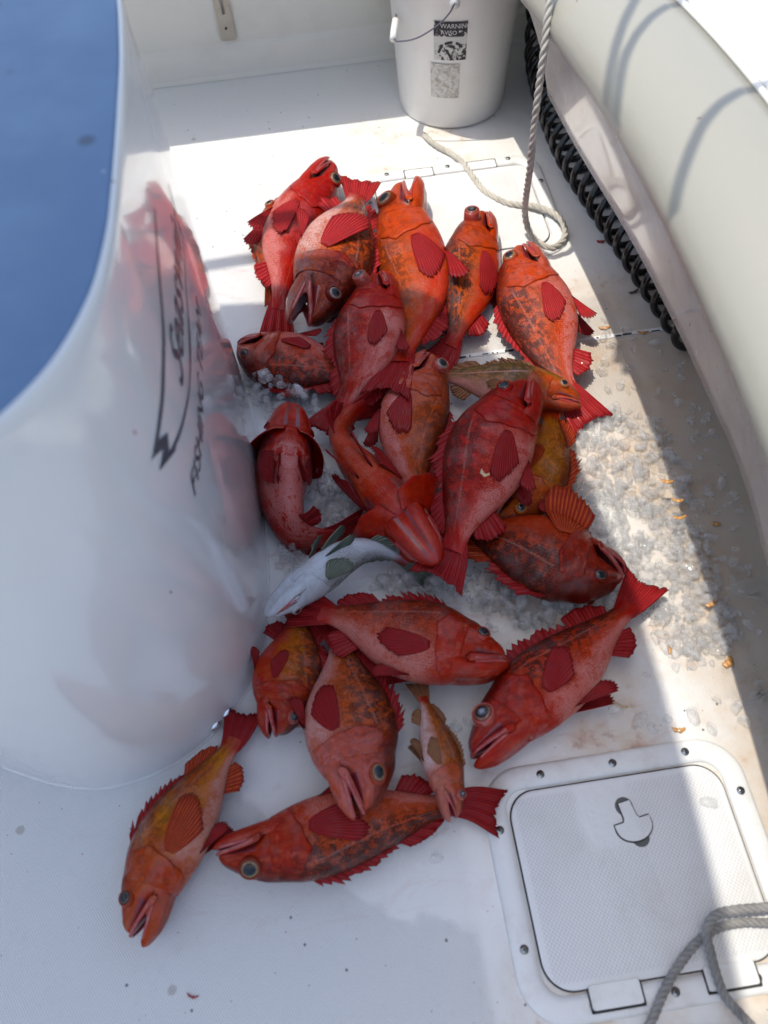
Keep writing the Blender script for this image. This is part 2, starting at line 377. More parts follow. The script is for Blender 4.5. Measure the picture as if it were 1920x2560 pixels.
# steel strap on the transom
st = empty('strap', (-.17, 2.236, .1)); tag(st, 'narrow weathered steel strap screwed upright on the transom', 'metal strap')
b = MB(); poly = rrect(-.168, .25, .041, .31, .006, 3)
V = [(x, 2.2395, z) for x, z in poly]+[(x, 2.234, z) for x, z in poly]; k = len(poly)
b.add(V, [tuple(range(k)), tuple(range(k, 2*k))]+[(i, (i+1) % k, k+(i+1) % k, k+i) for i in range(k)])
b.build('plate', M_STRAP, st, smooth=False, off=st.location)
b = MB(); b.tube([(-.168, 2.2335, .165), (-.168, 2.2335, .29)], .004, 8); b.build('raised_rib', M_STEEL, st, off=st.location)
for z in (.128, .21):
    b = MB(); b.tube([(-.170, 2.2345, z), (-.170, 2.2325, z)], .0035, 10); b.build('screw_hole', M_DARK, st, off=st.location)

# hard top overhead, its rail and curved pipes: they shade the deck and the bolster
def hardtop():
    P = [(-1.15, 1.35), (-.3, 1.335), (.05, 1.27), (.20, 1.20), (.31, 1.09), (.395, .93), (.43, .72), (.44, .45), (.432, .22), (.415, 0), (.38, -.22), (.25, -.36), (-.3, -.42), (-1.1, -.38), (-1.25, -.2), (-1.3, .5), (-1.28, 1.2)]
    P, _ = crom(P+[P[0]], 160); P = P[:-1]; s = SUN[:2]/SUN[2]*2.02
    V = [(x+s[0], y+s[1], 2.02) for x, y in P]+[(x+s[0], y+s[1], 2.07) for x, y in P]; k = len(P)
    o = mesh('hardtop', V, [tuple(range(k)), tuple(range(k, 2*k))]+[(i, (i+1) % k, k+(i+1) % k, k+i) for i in range(k)], M_TOP, smooth=False)
    tag(o, 'white boat hard top roof shading the forward deck', 'hard top')
    s = SUN[:2]/SUN[2]*2.0; yy = 1.475+s[1]
    e = empty('grab_rail', (-.6, yy, 2.0)); tag(e, 'white tubular rail running behind the hard top edge', 'rail')
    b = MB(); b.tube([(x+s[0], yy+.02*math.sin(x*2), 2.0) for x in np.linspace(-1.1, .20, 30)], .019, 12); b.build('tube', M_STEEL, e, off=e.location)
    for x in (-1.3, -1.0):
        b = MB(); b.tube([(x, yy, 2.0), (x-.02, yy-.16, 2.03)], .010, 8); b.build('bracket', M_STEEL, e, off=e.location)
    arcs = [([(1640, -90), (1585, 0), (1545, 80), (1515, 168), (1500, 230)], 'aftmost bent pipe'), ([(1800, -10), (1711, 10), (1637, 45), (1567, 122), (1539, 210), (1530, 260)], 'middle bent pipe'), ([(2000, 272), (1906, 276), (1830, 300), (1760, 356), (1704, 454), (1680, 520)], 'forward bent pipe')]
    for pts, nm in arcs:
        Q = []
        for x, y in pts:
            q = at(x, y, .57); q = q+SUN/SUN[2]*(1.75-.57); Q.append(q)
        Q, _ = crom(Q, 40); e = empty('bent_pipe', Q[20]); tag(e, nm+' of the overhead frame above the bolster', 'pipe')
        b = MB(); b.tube(Q, .009, 10); b.build('tube', M_STEEL, e, off=e.location)
hardtop()

# ------------------------------------------------------------------ hatches
def torus_loop(poly, prof, z0=0):
    """sweep prof [(inset, z)] round a closed plan polygon"""
    P = np.asarray(poly); T = np.roll(P, -1, 0)-np.roll(P, 1, 0); T /= np.linalg.norm(T, axis=1)[:, None]; N = np.c_[-T[:, 1], T[:, 0]]
    V = [(p[0]+n[0]*d, p[1]+n[1]*d, z0+z) for p, n in zip(P, N) for (d, z) in prof]; k = len(prof); n = len(P)
    f = [(i*k+j, ((i+1) % n)*k+j, ((i+1) % n)*k+(j+1) % k, i*k+(j+1) % k) for i in range(n) for j in range(k)]
    return V, f
def disc(poly, z0, z1):
    k = len(poly); V = [(x, y, z0) for x, y in poly]+[(x, y, z1) for x, y in poly]
    return V, [tuple(range(k))[::-1], tuple(range(k, 2*k))]+[(i, (i+1) % k, k+(i+1) % k, k+i) for i in range(k)]
def screw(e, x, y, z):
    b = MB(); b.tube([(0, 0, -.001), (0, 0, .0012)], .0062, 16); b.tube([(0, 0, .0012), (0, 0, .0019)], .0048, 16)
    o = b.build('screw', M_STEEL, e); o.location = (x, y, z)
    c = MB(); c.box((0, 0, .0021), (.006, .0014, .0006), rz=.4+x*9); c.box((0, 0, .0022), (.0014, .006, .0006), rz=.4+x*9); q = c.build('slot', M_DARK, o, smooth=False)
def hatch(cx, cy, wx, wy, label, screws, latch=True, flip=1):
    e = empty('deck_hatch', (cx, cy, 0)); tag(e, label, 'hatch', 'hatches let into the deck')
    out = rrect(0, 0, wx, wy, .065, 10)
    V, f = torus_loop(out, [(0, .0005), (.001, .004), (.006, .0065), (.026, .0075), (.034, .0045), (.036, -.003), (.01, -.003)])
    mesh('frame', V, f, M_FRAME, e)
    inn = rrect(0, 0, wx-.074, wy-.074, .042, 10); V, f = disc(inn, -.004, .0012); mesh('gap', V, f, M_DARK, e, smooth=False)
    lidp = rrect(0, 0, wx-.079, wy-.079, .040, 10); k = len(lidp)
    V, f = disc(lidp, -.002, .004); l2 = rrect(0, 0, wx-.084, wy-.084, .038, 10)
    V += [(x, y, .0052) for x, y in l2]; f = [q for q in f if q != tuple(range(k, 2*k))]
    f += [(k+i, k+(i+1) % k, 2*k+(i+1) % k, 2*k+i) for i in range(k)]+[tuple(range(2*k, 3*k))]
    lid = mesh('lid', V, f, M_LID, e, smooth=False)
    for hx in (-.075, .085):
        b = MB(); hy = -flip*(wy/2-.028)
        P = rrect(hx, hy, .070, .029, .004, 3); V, f = disc(P, .001, .0098); b.add(V, f)
        b.build('hinge', M_FRAME, lid, smooth=False)
        b = MB(); b.box((hx, hy-flip*.0160, .0078), (.074, .004, .002)); b.box((hx+.0365, hy-flip*.002, .0078), (.002, .028, .002)); b.box((hx-.0365, hy-flip*.002, .0078), (.002, .028, .002)); b.build('hinge_gap', M_DARK, lid, smooth=False)
    if latch:
        lx, ly = .012, .068
        a = np.linspace(0, 2*math.pi, 28, endpoint=False); mrec = simple('latch_recess_plastic', (.10, .10, .10), .5)
        for (qx, qy, r) in ((lx-.005, ly+.021, .0135), (lx+.006, ly-.0245, .0135)):
            V, f = disc(np.c_[qx+r*np.cos(a), qy+r*np.sin(a)], .0045, .0056); mesh('latch_recess', V, f, mrec, lid, smooth=False)
        pl = [(-.011, .034), (.011, .034), (.012, .006), (.016, 0), (.034, 0)]+[(.034*math.cos(t), -.010+.026*math.sin(t)*1.0) for t in np.linspace(0, -math.pi, 16)]+[(-.034, 0), (-.016, 0), (-.012, .006)]
        pl = np.array(pl)*.80; rot = .15; pl = np.c_[pl[:, 0]*math.cos(rot)-pl[:, 1]*math.sin(rot)+lx, pl[:, 0]*math.sin(rot)+pl[:, 1]*math.cos(rot)+ly]
        tn = np.roll(pl, -1, 0)-np.roll(pl, 1, 0); tn /= np.linalg.norm(tn, axis=1)[:, None]+1e-9; pl0 = pl+np.c_[-tn[:, 1], tn[:, 0]]*.0021; V, f = disc(pl0, .0048, .0060); bb = MB(); bb.add(V, f); bb.build('latch_gap', M_DARK, lid, smooth=False)
        V, f = disc(pl, .0055, .0088); b = MB(); b.add(V, f); b.build('latch', M_LID, lid, smooth=False)
    for x, y in screws: screw(e, x-cx, y-cy, .0068)
    return e
# near hatch: measured from its screws
hatch(.325, .068, .407, .342, 'white deck hatch with T latch beside the grey rope', [(.219, .221), (.333, .221), (.448, .221), (.511, .153), (.511, .02), (.444, -.083), (.330, -.083), (.217, -.083), (.140, -.006), (.140, .151)])
hatch(.345, 1.53, .46, .37, 'white deck hatch lying under the loose rope end', [(.19, 1.70), (.345, 1.70), (.50, 1.70), (.56, 1.60), (.56, 1.46), (.135, 1.60), (.135, 1.46), (.20, 1.36), (.49, 1.36)], latch=False, flip=-1)
b = MB(); b.box((.31, 1.080, .0008), (.9, .011, .0016), 1); b.box((.31, 1.076, .0010), (.9, .0022, .0014), 0)
for _ in range(34):
    x = -.1+.8*random.random(); b.box((x, 1.077+.003*random.random(), .0016), (.003+.022*random.random()**2, .002+.004*random.random(), .001), 2)
o = b.build('deck_seam', [simple('seam_caulk', (.42, .42, .43), .6), M_FRAME, M_DARK], smooth=False); tag(o, kind='structure')

# ------------------------------------------------------------------ white tub with blue lid
BIN = [(-.63, .362), (-.53, .318), (-.444, .303), (-.348, .325), (-.276, .372), (-.224, .432), (-.194, .505), (-.182, .58), (-.179, .65), (-.178, .78), (-.180, .90), (-.193, 1.04), (-.235, 1.17), (-.32, 1.26), (-.46, 1.30), (-.62, 1.29), (-.80, 1.22), (-.92, 1.06), (-.96, .86), (-.92, .62), (-.80, .45)]
def bin_curve(n=200):
    P, L = crom(BIN[-3:]+BIN+BIN[:3], n*3); return P
def closed(P, n):
    Q, _ = crom(P[-3:]+P+P[:3], 2400)
    i0 = np.argmin(np.linalg.norm(Q[:1200]-np.array(P[0]), axis=1)); i1 = 1200+np.argmin(np.linalg.norm(Q[1200:]-np.array(P[0]), axis=1))
    R = Q[i0:i1]; return R[np.linspace(0, len(R)-1, n, endpoint=False).astype(int)]
BP = closed(BIN, 220)
bin_ = empty('fish_tub', (-.55, .8, 0)); tag(bin_, 'tall glossy white tub with blue lid and grey lettering', 'tub')
HT = .80
def ring_sweep(prof, name, mat, parent, cap=False):
    V, f = [], []
    T = np.roll(BP, -1, 0)-np.roll(BP, 1, 0); T /= np.linalg.norm(T, axis=1)[:, None]; N = np.c_[-T[:, 1], T[:, 0]]  # inward
    k = len(prof); n = len(BP)
    V = [(p[0]+q[0]*d, p[1]+q[1]*d, z) for p, q in zip(BP, N) for d, z in prof]
    f = [(i*k+j, ((i+1) % n)*k+j, ((i+1) % n)*k+j+1, i*k+j+1) for i in range(n) for j in range(k-1)]
    if cap: f.append(tuple(i*k+k-1 for i in range(n)))
    return mesh(name, V, f, mat, parent, off=parent.location)
ring_sweep([(-.0015, .0012), (0, .003), (0, .010), (0, .02), (0, .2), (0, .4), (0, .6), (0, HT-.02), (.0005, HT-.005), (.0015, HT-.002), (.003, HT-.0005), (.0045, HT), (.006, HT-.003)], 'wall', M_BIN, bin_)
ring_sweep([(.0053, HT-.012), (.0058, HT-.002), (.010, HT-.0005), (.05, HT)], 'lid', M_BLUE, bin_, cap=True)
b = MB(); b.tube(list(map(tuple, np.c_[np.vstack([BP, BP[:1]])+0, np.full(len(BP)+1, .0012)])), .0022, 6); b.build('sealant_bead', M_FRAME, bin_, off=bin_.location)
# decals on the wall: map (distance along the wall from the nose, height) to the surface
_cv, _L = crom([p for p in BIN[2:14]], 800)
_cs = np.linspace(0, _L, 800); _ct = np.gradient(_cv, axis=0); _ct /= np.linalg.norm(_ct, axis=1)[:, None]
def on_wall(s, z, d=.0012):
    x = np.interp(s, _cs, _cv[:, 0]); y = np.interp(s, _cs, _cv[:, 1]); tx = np.interp(s, _cs, _ct[:, 0]); ty = np.interp(s, _cs, _ct[:, 1])
    return np.array([x+ty*d, y-tx*d, z])
def hit_wall(px, py):
    d = ray(px, py); best = None
    pts = _cv; t = (pts[:, 0]*d[1]-pts[:, 1]*d[0])/np.hypot(d[0], d[1])
    sgn = np.where(np.diff(np.sign(t)))[0]
    i = sgn[0] if len(sgn) else int(np.argmin(np.abs(t)))
    s = _cs[i]; k = np.hypot(*pts[i])/np.hypot(d[0], d[1]); return s, CH+d[2]*k
def ribbon(path, wid):
    """decal stripe: path of (s,z), half widths"""
    P = np.array(path, float); C, L = crom(P, 60); W = np.interp(np.linspace(0, 1, 60), np.linspace(0, 1, len(wid)), wid)
    T = np.gradient(C, axis=0); T /= np.linalg.norm(T, axis=1)[:, None]; N = np.c_[-T[:, 1], T[:, 0]]
    V = []
    for c, n, q in zip(C, N, W): V += [on_wall(*(c+n*q)), on_wall(*(c-n*q))]
    return V, [(2*i, 2*i+2, 2*i+3, 2*i+1) for i in range(59)]
S0 = lambda y: float(np.interp(y, _cv[:, 1][20:], _cs[20:]))
dec = MB()
hp = lambda pts: [hit_wall(*p) for p in pts]
ribs = [([(386, 1130), (398, 1050), (406, 980), (408, 900), (406, 800), (398, 700), (391, 600), (385, 520)], [.0035, .004, .0042, .004, .0035, .003, .0025, .002]),
        ([(408, 1155), (432, 1120), (452, 1070), (466, 1010), (473, 950), (474, 880), (470, 800), (464, 720), (460, 650), (455, 590)], [.0015, .003, .0024, .0018, .0018, .004, .0018, .0016, .0014, .001])]
for P, W in ribs:
    V, f = ribbon(hp(P), W); dec.add(V, f)
zig = [(375, 1150), (397, 1098), (418, 1080), (422, 1128), (440, 1110), (436, 1128), (398, 1176), (408, 1120), (390, 1136)]
V = [on_wall(*hit_wall(*p)) for p in zig]; dec.add(V, [(0, 1, 7, 8), (1, 2, 7), (2, 3, 6, 7), (3, 4, 5, 6)])
dec.build('emblem', M_GREY, bin_, smooth=False, off=bin_.location)
def text_on(name, body, size, mapper, mat, parent, shear=0., fine=.012, flat=False, xs=1.):
    cu = bpy.data.curves.new(name, 'FONT'); cu.body = body; cu.size = size; cu.shear = shear; cu.resolution_u = 3
    to = bpy.data.objects.new(name, cu); COL.objects.link(to); dg = bpy.context.evaluated_depsgraph_get()
    me = bpy.data.meshes.new_from_object(to.evaluated_get(dg)); bpy.data.objects.remove(to)
    bm = bmesh.new(); bm.from_mesh(me); bmesh.ops.triangulate(bm, faces=bm.faces)
    bmesh.ops.subdivide_edges(bm, edges=[e for e in bm.edges if e.calc_length() > fine], cuts=2, use_grid_fill=False)
    V = [mapper(v.co.x*xs, v.co.y) for v in bm.verts]; bm.verts.index_update(); Fc = [tuple(v.index for v in f.verts) for f in bm.faces]; bm.free()
    return mesh(name, V, Fc, mat, parent, smooth=False, off=parent.location)
sF, zF = hit_wall(478, 1235)
text_on('lettering', 'FISHING TEAM', .040, lambda x, y: on_wall(sF+x*1.0, zF-.012+y*1.0+.02*x), M_GREY, bin_, shear=.35, xs=1.15)
sS, zS = hit_wall(455, 985)
text_on('script_lettering', 'Seaswirl', .078, lambda x, y: on_wall(sS+x, zS+.002+y+.03*x), M_GREY, bin_, shear=.5, xs=1.05)
for (px, py) in ((565, 1791), (538, 1822)):
    c = at(px, py, .012); a = np.linspace(0, 1, 7); V, f = [], []
    # domed cap on the tub's foot, facing outward
    i = int(np.argmin(np.linalg.norm(BP-c[:2], axis=1))); tdir = BP[(i+1) % 220]-BP[i-1]; tdir /= np.linalg.norm(tdir); n = np.array([tdir[1], -tdir[0], 0]); u = np.array([tdir[0], tdir[1], 0]); vv = np.array([0, 0, 1.])
    base = np.array([BP[i][0], BP[i][1], .016])
    for s in a:
        for k in range(16):
            an = 2*math.pi*k/16; V.append(base+n*.007*math.sin(s*math.pi/2)+.0115*math.cos(s*math.pi/2)*(u*math.cos(an)+vv*math.sin(an)))
    mesh('screw_cap', V, grid(7, 16, True), M_CHROME, bin_, off=bin_.location)

# ------------------------------------------------------------------ bucket
bk = empty('bucket', (.41, 1.995, 0)); tag(bk, 'white plastic pail with wire handle and worn warning stickers', 'bucket')
RB, RT, HB = .141, .166, .40
def lathe(prof, n=56):
    V = [(r*math.cos(2*math.pi*k/n), r*math.sin(2*math.pi*k/n), z) for r, z in prof for k in range(n)]; return V, grid(len(prof), n, True)
rr = lambda z: RB+(RT-RB)*z/HB
V, f = lathe([(.0, .004), (.12, .004), (.134, .0015), (.139, .004), (RB, .012), (rr(.33), .33), (rr(.33)+.006, .334), (rr(.34)+.006, .345), (rr(.345), .35), (rr(.37), .37), (rr(.37)+.005, .373), (RT+.006, .395), (RT+.002, HB), (RT-.004, .398), (rr(.2)-.004, .2), (RB-.003, .02), (0, .018)])
mesh('shell', V, f, M_BUCKET, bk)
def on_bucket(a, z, d=.0008): r = rr(z)+d; return np.array([.41+r*math.cos(a), 1.995+r*math.sin(a), z])
def hit_bucket(px, py):
    d = ray(px, py)
    t = 0
    for t in np.linspace(1.2, 3.2, 4000)/np.linalg.norm(d):
        p = CP+d*t
        if math.hypot(p[0]-.41, p[1]-1.995) < rr(p[2]): break
    return math.atan2(p[1]-1.995, p[0]-.41), p[2]
wire = [at_y(1137, 8, 1.825)]+[at_y(x, y, yy) for x, y, yy in ((1122, 35, 1.826), (1093, 64, 1.829), (1047, 93, 1.835), (1006, 103, 1.85), (985, 98, 1.87))]
P, _ = crom(wire+[at_y(988, 60, 1.92), at_y(992, 20, 1.97), at_y(996, -30, 1.995)], 60)
b = MB(); b.tube(P, .0019, 8); b.build('handle_wire', simple('handle_wire_steel', (.16, .15, .19), .35, .7), bk, off=bk.location)
b = MB(); b.tube([at_y(983, 98, 1.868), at_y(985, 76, 1.90), at_y(989, 50, 1.925)], .0085, 14); b.build('handle_grip', M_BUCKET, bk, off=bk.location)
b = MB(); e0 = at_y(1137, 8, 1.83); b.tube([e0+np.array([0, .02, 0]), e0+np.array([0, -.004, 0])], .012, 14); b.build('handle_ear', M_BUCKET, bk, off=bk.location)
def sticker(corners, name, mat, sub=18):
    (a0, z0), (a1, z1) = hit_bucket(*corners[0]), hit_bucket(*corners[1])
    V, uv = [], []
    for i in range(sub+1):
        for j in range(sub+1):
            u, v = i/sub, j/sub; V.append(on_bucket(a0+(a1-a0)*u, z0+(z1-z0)*v)); uv.append((u, v))
    mesh(name, V, grid(sub+1, sub+1), mat, bk, uv=uv, off=bk.location); return a0, z0, a1, z1
def mat_sticker(nm, dark, amt):
    t = NT(nm); uv = t.uvc(); n = t.noise(uv, 6, 6, .7, dist=.8); n2 = t.noise(uv, 22, 4, .6); u, v, _ = t.sep(uv)
    if dark:   # black print scraped away in flakes, pale paper left
        edge = t.math('ADD', t.math('MULTIPLY', t.mr(v, .35, .75), .10), n)
        band = t.math('MAXIMUM', t.mr(v, .60, .64), t.math('MULTIPLY', t.mr(v, .45, .40), t.mr(u, .0, .1)))
        f = t.math('MULTIPLY', t.mr(edge, .50, .53), band)
        c = t.mix(f, (.62, .61, .56), (.025, .022, .03))
    else:
        c = t.mix(t.mr(t.math('ADD', n, t.math('MULTIPLY', n2, .3)), .55, .8), (.66, .65, .61), (.36, .33, .25))
    t.pr(c, .5); return t.m
a0, z0, a1, z1 = sticker([(1085, 147), (1170, 52)], 'warning_sticker', mat_sticker('worn_sticker', True, .5))
M_PAPER = simple('sticker_paper', (.66, .65, .60), .5); M_INK = simple('sticker_ink', (.03, .027, .035), .5)
def stick_map(u0, v0, s): return lambda x, y: on_bucket(a0+(a1-a0)*(u0+x*s), z0+(z1-z0)*(v0+y*s*.9), .0015)
V = [on_bucket(a0+(a1-a0)*u, z0+(z1-z0)*v, .0011) for u in np.linspace(.16, 1, 10) for v in (.80, .985)]; mesh('sticker_band', V, grid(10, 2), M_INK, bk, off=bk.location)
text_on('sticker_lettering', 'WARNING', .2, stick_map(.20, .84, .93), M_PAPER, bk, fine=.08, xs=1.0)
text_on('sticker_lettering', 'AVISO', .2, stick_map(.22, .68, .85), M_PAPER, bk, fine=.08)
V = []
for (c0, r0, r1) in (((.55, .12), .36, .44),):
    for k in range(26):
        a = math.pi*(.02+.96*k/25); 
        for r in (r0, r1): V.append(on_bucket(a0+(a1-a0)*(c0[0]+r*math.cos(a)), z0+(z1-z0)*(c0[1]+r*.9*math.sin(a)), .0013))
mesh('sticker_ring', V, [q for i, q in enumerate(grid(26, 2)) if i % 7 not in (3, 4)], M_INK, bk, off=bk.location)
V = [on_bucket(a0+(a1-a0)*u, z0+(z1-z0)*v, .0014) for (u, v) in ((.34, .30), (.42, .30), (.62, .02), (.52, .02))]; mesh('sticker_bar', V, [(0, 1, 2, 3)], M_INK, bk, off=bk.location)
sticker([(1078, 240), (1150, 160)], 'faded_sticker', mat_sticker('faded_sticker', False, .5))

# ------------------------------------------------------------------ coiled hose
hs = [(.70, 2.17), (.672, 2.02), (.655, 1.85), (.652, 1.65), (.672, 1.48), (.70, 1.30), (.722, 1.14), (.742, 1.0)]
C, L = crom(hs, 1500); nl = L/.047; T = np.gradient(C, axis=0); T /= np.linalg.norm(T, axis=1)[:, None]; Nn = np.c_[-T[:, 1], T[:, 0]]
ph = np.linspace(0, nl*2*math.pi, 1500); R = .048
zc = .052+.10*np.clip(1-np.arange(1500)/200, 0, 1)**2
P = np.c_[C[:, 0]+Nn[:, 0]*R*np.cos(ph), C[:, 1]+Nn[:, 1]*R*np.cos(ph), zc+R*np.sin(ph)]
V, f = tube(P, .0082, 10); o = mesh('coiled_hose', V, f, M_BLACK); tag(o, 'black coiled washdown hose lying under the liner panel', 'hose')

# ------------------------------------------------------------------ ropes
def rope(name, pts, r, mat, label, group=None, pitch=3.6, n=3, flip=1):
    C, L = crom(pts, max(60, int(L_est(pts)/.0022))); N = len(C)
    T = np.gradient(C, axis=0); T /= np.linalg.norm(T, axis=1)[:, None]
    ref = np.array([.3, .2, .9]); u = np.cross(T[0], ref); u /= np.linalg.norm(u); U, W = [], []
    for i in range(N):
        u = u-T[i]*(u@T[i]); u /= np.linalg.norm(u); U.append(u.copy()); W.append(np.cross(T[i], u))
    U, W = np.array(U), np.array(W); s = np.linspace(0, L, N); b = MB()
    for k in range(n):
        a = flip*2*math.pi*(s/(r*2*pitch)+k/n); q = r*.52
        b.tube(C+U*(q*np.cos(a))[:, None]+W*(q*np.sin(a))[:, None], r*.54, 8)
    o = b.build(name, mat); tag(o, label, 'rope', group); return o
def L_est(P): P = np.asarray(P); return float(np.sum(np.linalg.norm(np.diff(P, axis=0), axis=1)))
rp = [np.array([.40, 1.235, .72])+np.array([.004, .0, 0])]
hang = [(1374, 0, .52), (1362, 110, .46), (1350, 200, .40), (1336, 310, .32), (1325, 420, .22), (1315, 490, .13), (1312, 530, .07), (1318, 565, .03), (1332, 592, .016), (1352, 610, .011), (1378, 620, .009), (1402, 607, .010), (1412, 588, .014), (1410, 565, .02), (1398, 545, .022), (1370, 526, .02), (1333, 515, .018), (1300, 512, .012), (1268, 508, .009), (1235, 493, .008), (1205, 472, .008), (1178, 436, .008), (1152, 402, .008), (1125, 382, .008), (1098, 368, .008), (1076, 352, .009), (1060, 335, .010)]
pts = [at(x, y, z) for x, y, z in hang]; top = pts[0]+(pts[0]-pts[1])*1.2
rope('rope', [top]+pts, .0072, M_ROPE, 'pale twisted rope hanging down and looping on the far hatch')
r2 = [(1990, 2262, .05), (1920, 2268, .05), (1850, 2274, .045), (1800, 2283, .043), (1775, 2303, .042), (1766, 2335, .040), (1776, 2380, .036), (1792, 2440, .030), (1812, 2490, .026), (1850, 2535, .022), (1905, 2590, .02), (1990, 2660, .02)]
rope('rope', [at(*p) for p in r2], .0064, M_ROPE2, 'grey braided rope bight bending over the near hatch corner', 'grey rope lengths over the near hatch', 2.2, 3)
r3 = [(1990, 2300, .018), (1920, 2307, .018), (1860, 2306, .018), (1800, 2318, .018), (1750, 2350, .018), (1708, 2398, .018), (1668, 2462, .017), (1634, 2540, .015), (1600, 2620, .012)]
rope('rope', [at(*p) for p in r3], .0062, M_ROPE2, 'grey twisted rope running beneath the bight to the deck edge', 'grey rope lengths over the near hatch', 2.2, 3)
#FISH_BEGIN
# ------------------------------------------------------------------ fish
def ip(u, pts): a = np.array(pts); return np.interp(u, a[:, 0], a[:, 1])
def spl(pts):
    a = np.array(pts, float); xs = np.linspace(a[0, 0], a[-1, 0], 400)
    m = np.gradient(a[:, 1], a[:, 0]); ys = []
    k = np.clip(np.searchsorted(a[:, 0], xs, side='right')-1, 0, len(a)-2)
    h = a[k+1, 0]-a[k, 0]; t = (xs-a[k, 0])/h
    ys = (2*t**3-3*t**2+1)*a[k, 1]+(t**3-2*t**2+t)*h*m[k]+(-2*t**3+3*t**2)*a[k+1, 1]+(t**3-t**2)*h*m[k+1]
    return lambda u: np.interp(u, xs, ys)
ZT = spl([(0, .05), (.015, .125), (.05, .21), (.10, .30), (.15, .38), (.21, .43), (.29, .495), (.38, .505), (.47, .465), (.57, .375), (.66, .27), (.74, .175), (.80, .135), (.85, .13)])
ZB = spl([(0, -.015), (.03, -.10), (.08, -.20), (.15, -.31), (.22, -.40), (.30, -.465), (.39, -.49), (.48, -.465), (.57, -.385), (.65, -.28), (.72, -.19), (.78, -.14), (.85, -.13)])
WD = spl([(0, .075), (.02, .132), (.06, .175), (.10, .22), (.15, .258), (.22, .288), (.30, .295), (.40, .275), (.50, .23), (.60, .17), (.70, .105), (.78, .06), (.85, .022)])
UH = .145                                     # jaw hinge
def zmouth(u): return -.010-.135*(u/UH)
def zlow(u): s = smooth(UH-.01, UH+.05, u); return np.where(u < UH-.01, zmouth(u), zmouth(np.minimum(u, UH+.05))*(1-s)+ZB(u)*s)
def fish_mat(nm, back, flank, belly, head, mott, patch, seed, yellow=0., pale=.5, line=.28, hm=.42):
    t = NT(nm); uv = t.uvc(); u, v, _ = t.sep(uv)
    c = t.comb(t.math('MULTIPLY', u, 3.1), t.math('MULTIPLY', v, 1.25), seed)
    n1 = t.noise(c, 2.6, 5, .6); n2 = t.noise(c, 11, 6, .7, dist=.5); n3 = t.noise(t.comb(t.math('MULTIPLY', u, 3.1), t.math('MULTIPLY', v, 1.25), seed+9), 6.5, 6, .68, dist=.8)
    n4 = t.noise(t.comb(t.math('MULTIPLY', u, 3.1), t.math('MULTIPLY', v, 1.25), seed+21), 9, 6, .72, dist=.4); nf = t.noise(c, 60, 3, .6)
    vv = t.math('ADD', v, t.math('MULTIPLY', t.math('SUBTRACT', n1, .5), .34)); vv = t.math('ADD', vv, t.math('MULTIPLY', t.math('SUBTRACT', n2, .5), .16))
    col = t.ramp(vv, [(0, belly), (.30, belly), (.42, tuple(.5*(a+b) for a, b in zip(belly, flank))), (.54, flank), (.67, tuple(.6*a+.4*b for a, b in zip(flank, back))), (.82, back)])
    # orange-red patches over belly and flank, greyish-pink mottles, dark blotches towards the back
    col = t.mix(t.math('MULTIPLY', t.mr(n3, .50, .62), patch), col, flank)
    col = t.mix(t.math('MULTIPLY', t.math('MULTIPLY', t.mr(n4, .53, .62), t.mr(v, .95, .6)), pale), col, (.58, .24, .20))
    if yellow: col = t.mix(t.math('MULTIPLY', t.math('MULTIPLY', t.mr(n1, .38, .6), t.math('MULTIPLY', t.mr(v, .3, .45), t.mr(v, .85, .65))), yellow), col, (.62, .24, .02))
    dk = t.math('MULTIPLY', t.mr(n2, .45, .53), t.mr(v, .36, .62))
    col = t.mix(t.math('MULTIPLY', dk, mott), col, tuple(x*.35 for x in back))
    og = t.math('MULTIPLY', t.math('MULTIPLY', t.mr(n4, .50, .40), t.mr(n2, .50, .42)), t.mr(v, .30, .6))
    col = t.mix(t.math('MULTIPLY', og, mott), col, tuple(min(1, 1.15*x) for x in flank))
    # head
    hf = t.mr(t.math('ADD', u, t.math('MULTIPLY', t.math('SUBTRACT', n1, .5), .12)), .35, .25)
    hc = t.mix(t.mr(n3, .40, .65), head, tuple(.5*a+.5*b for a, b in zip(head, flank)))
    hc = t.mix(t.math('MULTIPLY', t.mr(n4, .51, .60), hm), hc, (.56, .22, .18))
    hc = t.mix(t.math('MULTIPLY', t.mr(n2, .51, .58), hm), hc, tuple(.3*x for x in head))
    hc = t.mix(t.mr(vv, .62, .9, 0., .8), hc, back)
    col = t.mix(t.math('MULTIPLY', hf, .82), col, hc)
    # lateral line
    lv = t.math('ABSOLUTE', t.math('SUBTRACT', v, t.math('ADD', .60, t.math('MULTIPLY', t.math('POWER', t.math('SUBTRACT', .85, u), 2.), .35))))
    ll = t.math('MULTIPLY', t.mr(lv, .016, .006), t.math('MULTIPLY', t.mr(u, .30, .34), t.mr(u, .84, .80)))
    col = t.mix(t.math('MULTIPLY', ll, line), col, (.58, .34, .30))
    # scales
    sc_ = t.comb(t.math('MULTIPLY', u, 104.), t.math('MULTIPLY', v, 38.), 0.)
    vo = t.voro(sc_, 1.0); vo.voronoi_dimensions = '2D'; vo.inputs['Randomness'].default_value = .45; d = vo.outputs['Distance']
    sm = t.mr(u, .22, .30)
    col = t.mix(t.math('MULTIPLY', t.math('MULTIPLY', t.mr(d, .35, .62), sm), t.math('MULTIPLY', t.mr(n1, .35, .65), .45)), col, tuple(x*.45 for x in flank))
    col = t.mix(t.math('MULTIPLY', t.math('MULTIPLY', t.mr(d, .28, .10), sm), .14), col, (.72, .55, .50))
    col = t.mix(.5, col, t.mix(t.mr(nf, .3, .7), (.28, .24, .24), (.54, .50, .49)), 'OVERLAY')
    tl = t.mr(u, .76, .83); col = t.mix(t.math('MULTIPLY', tl, .7), col, (.36, .02, .022))
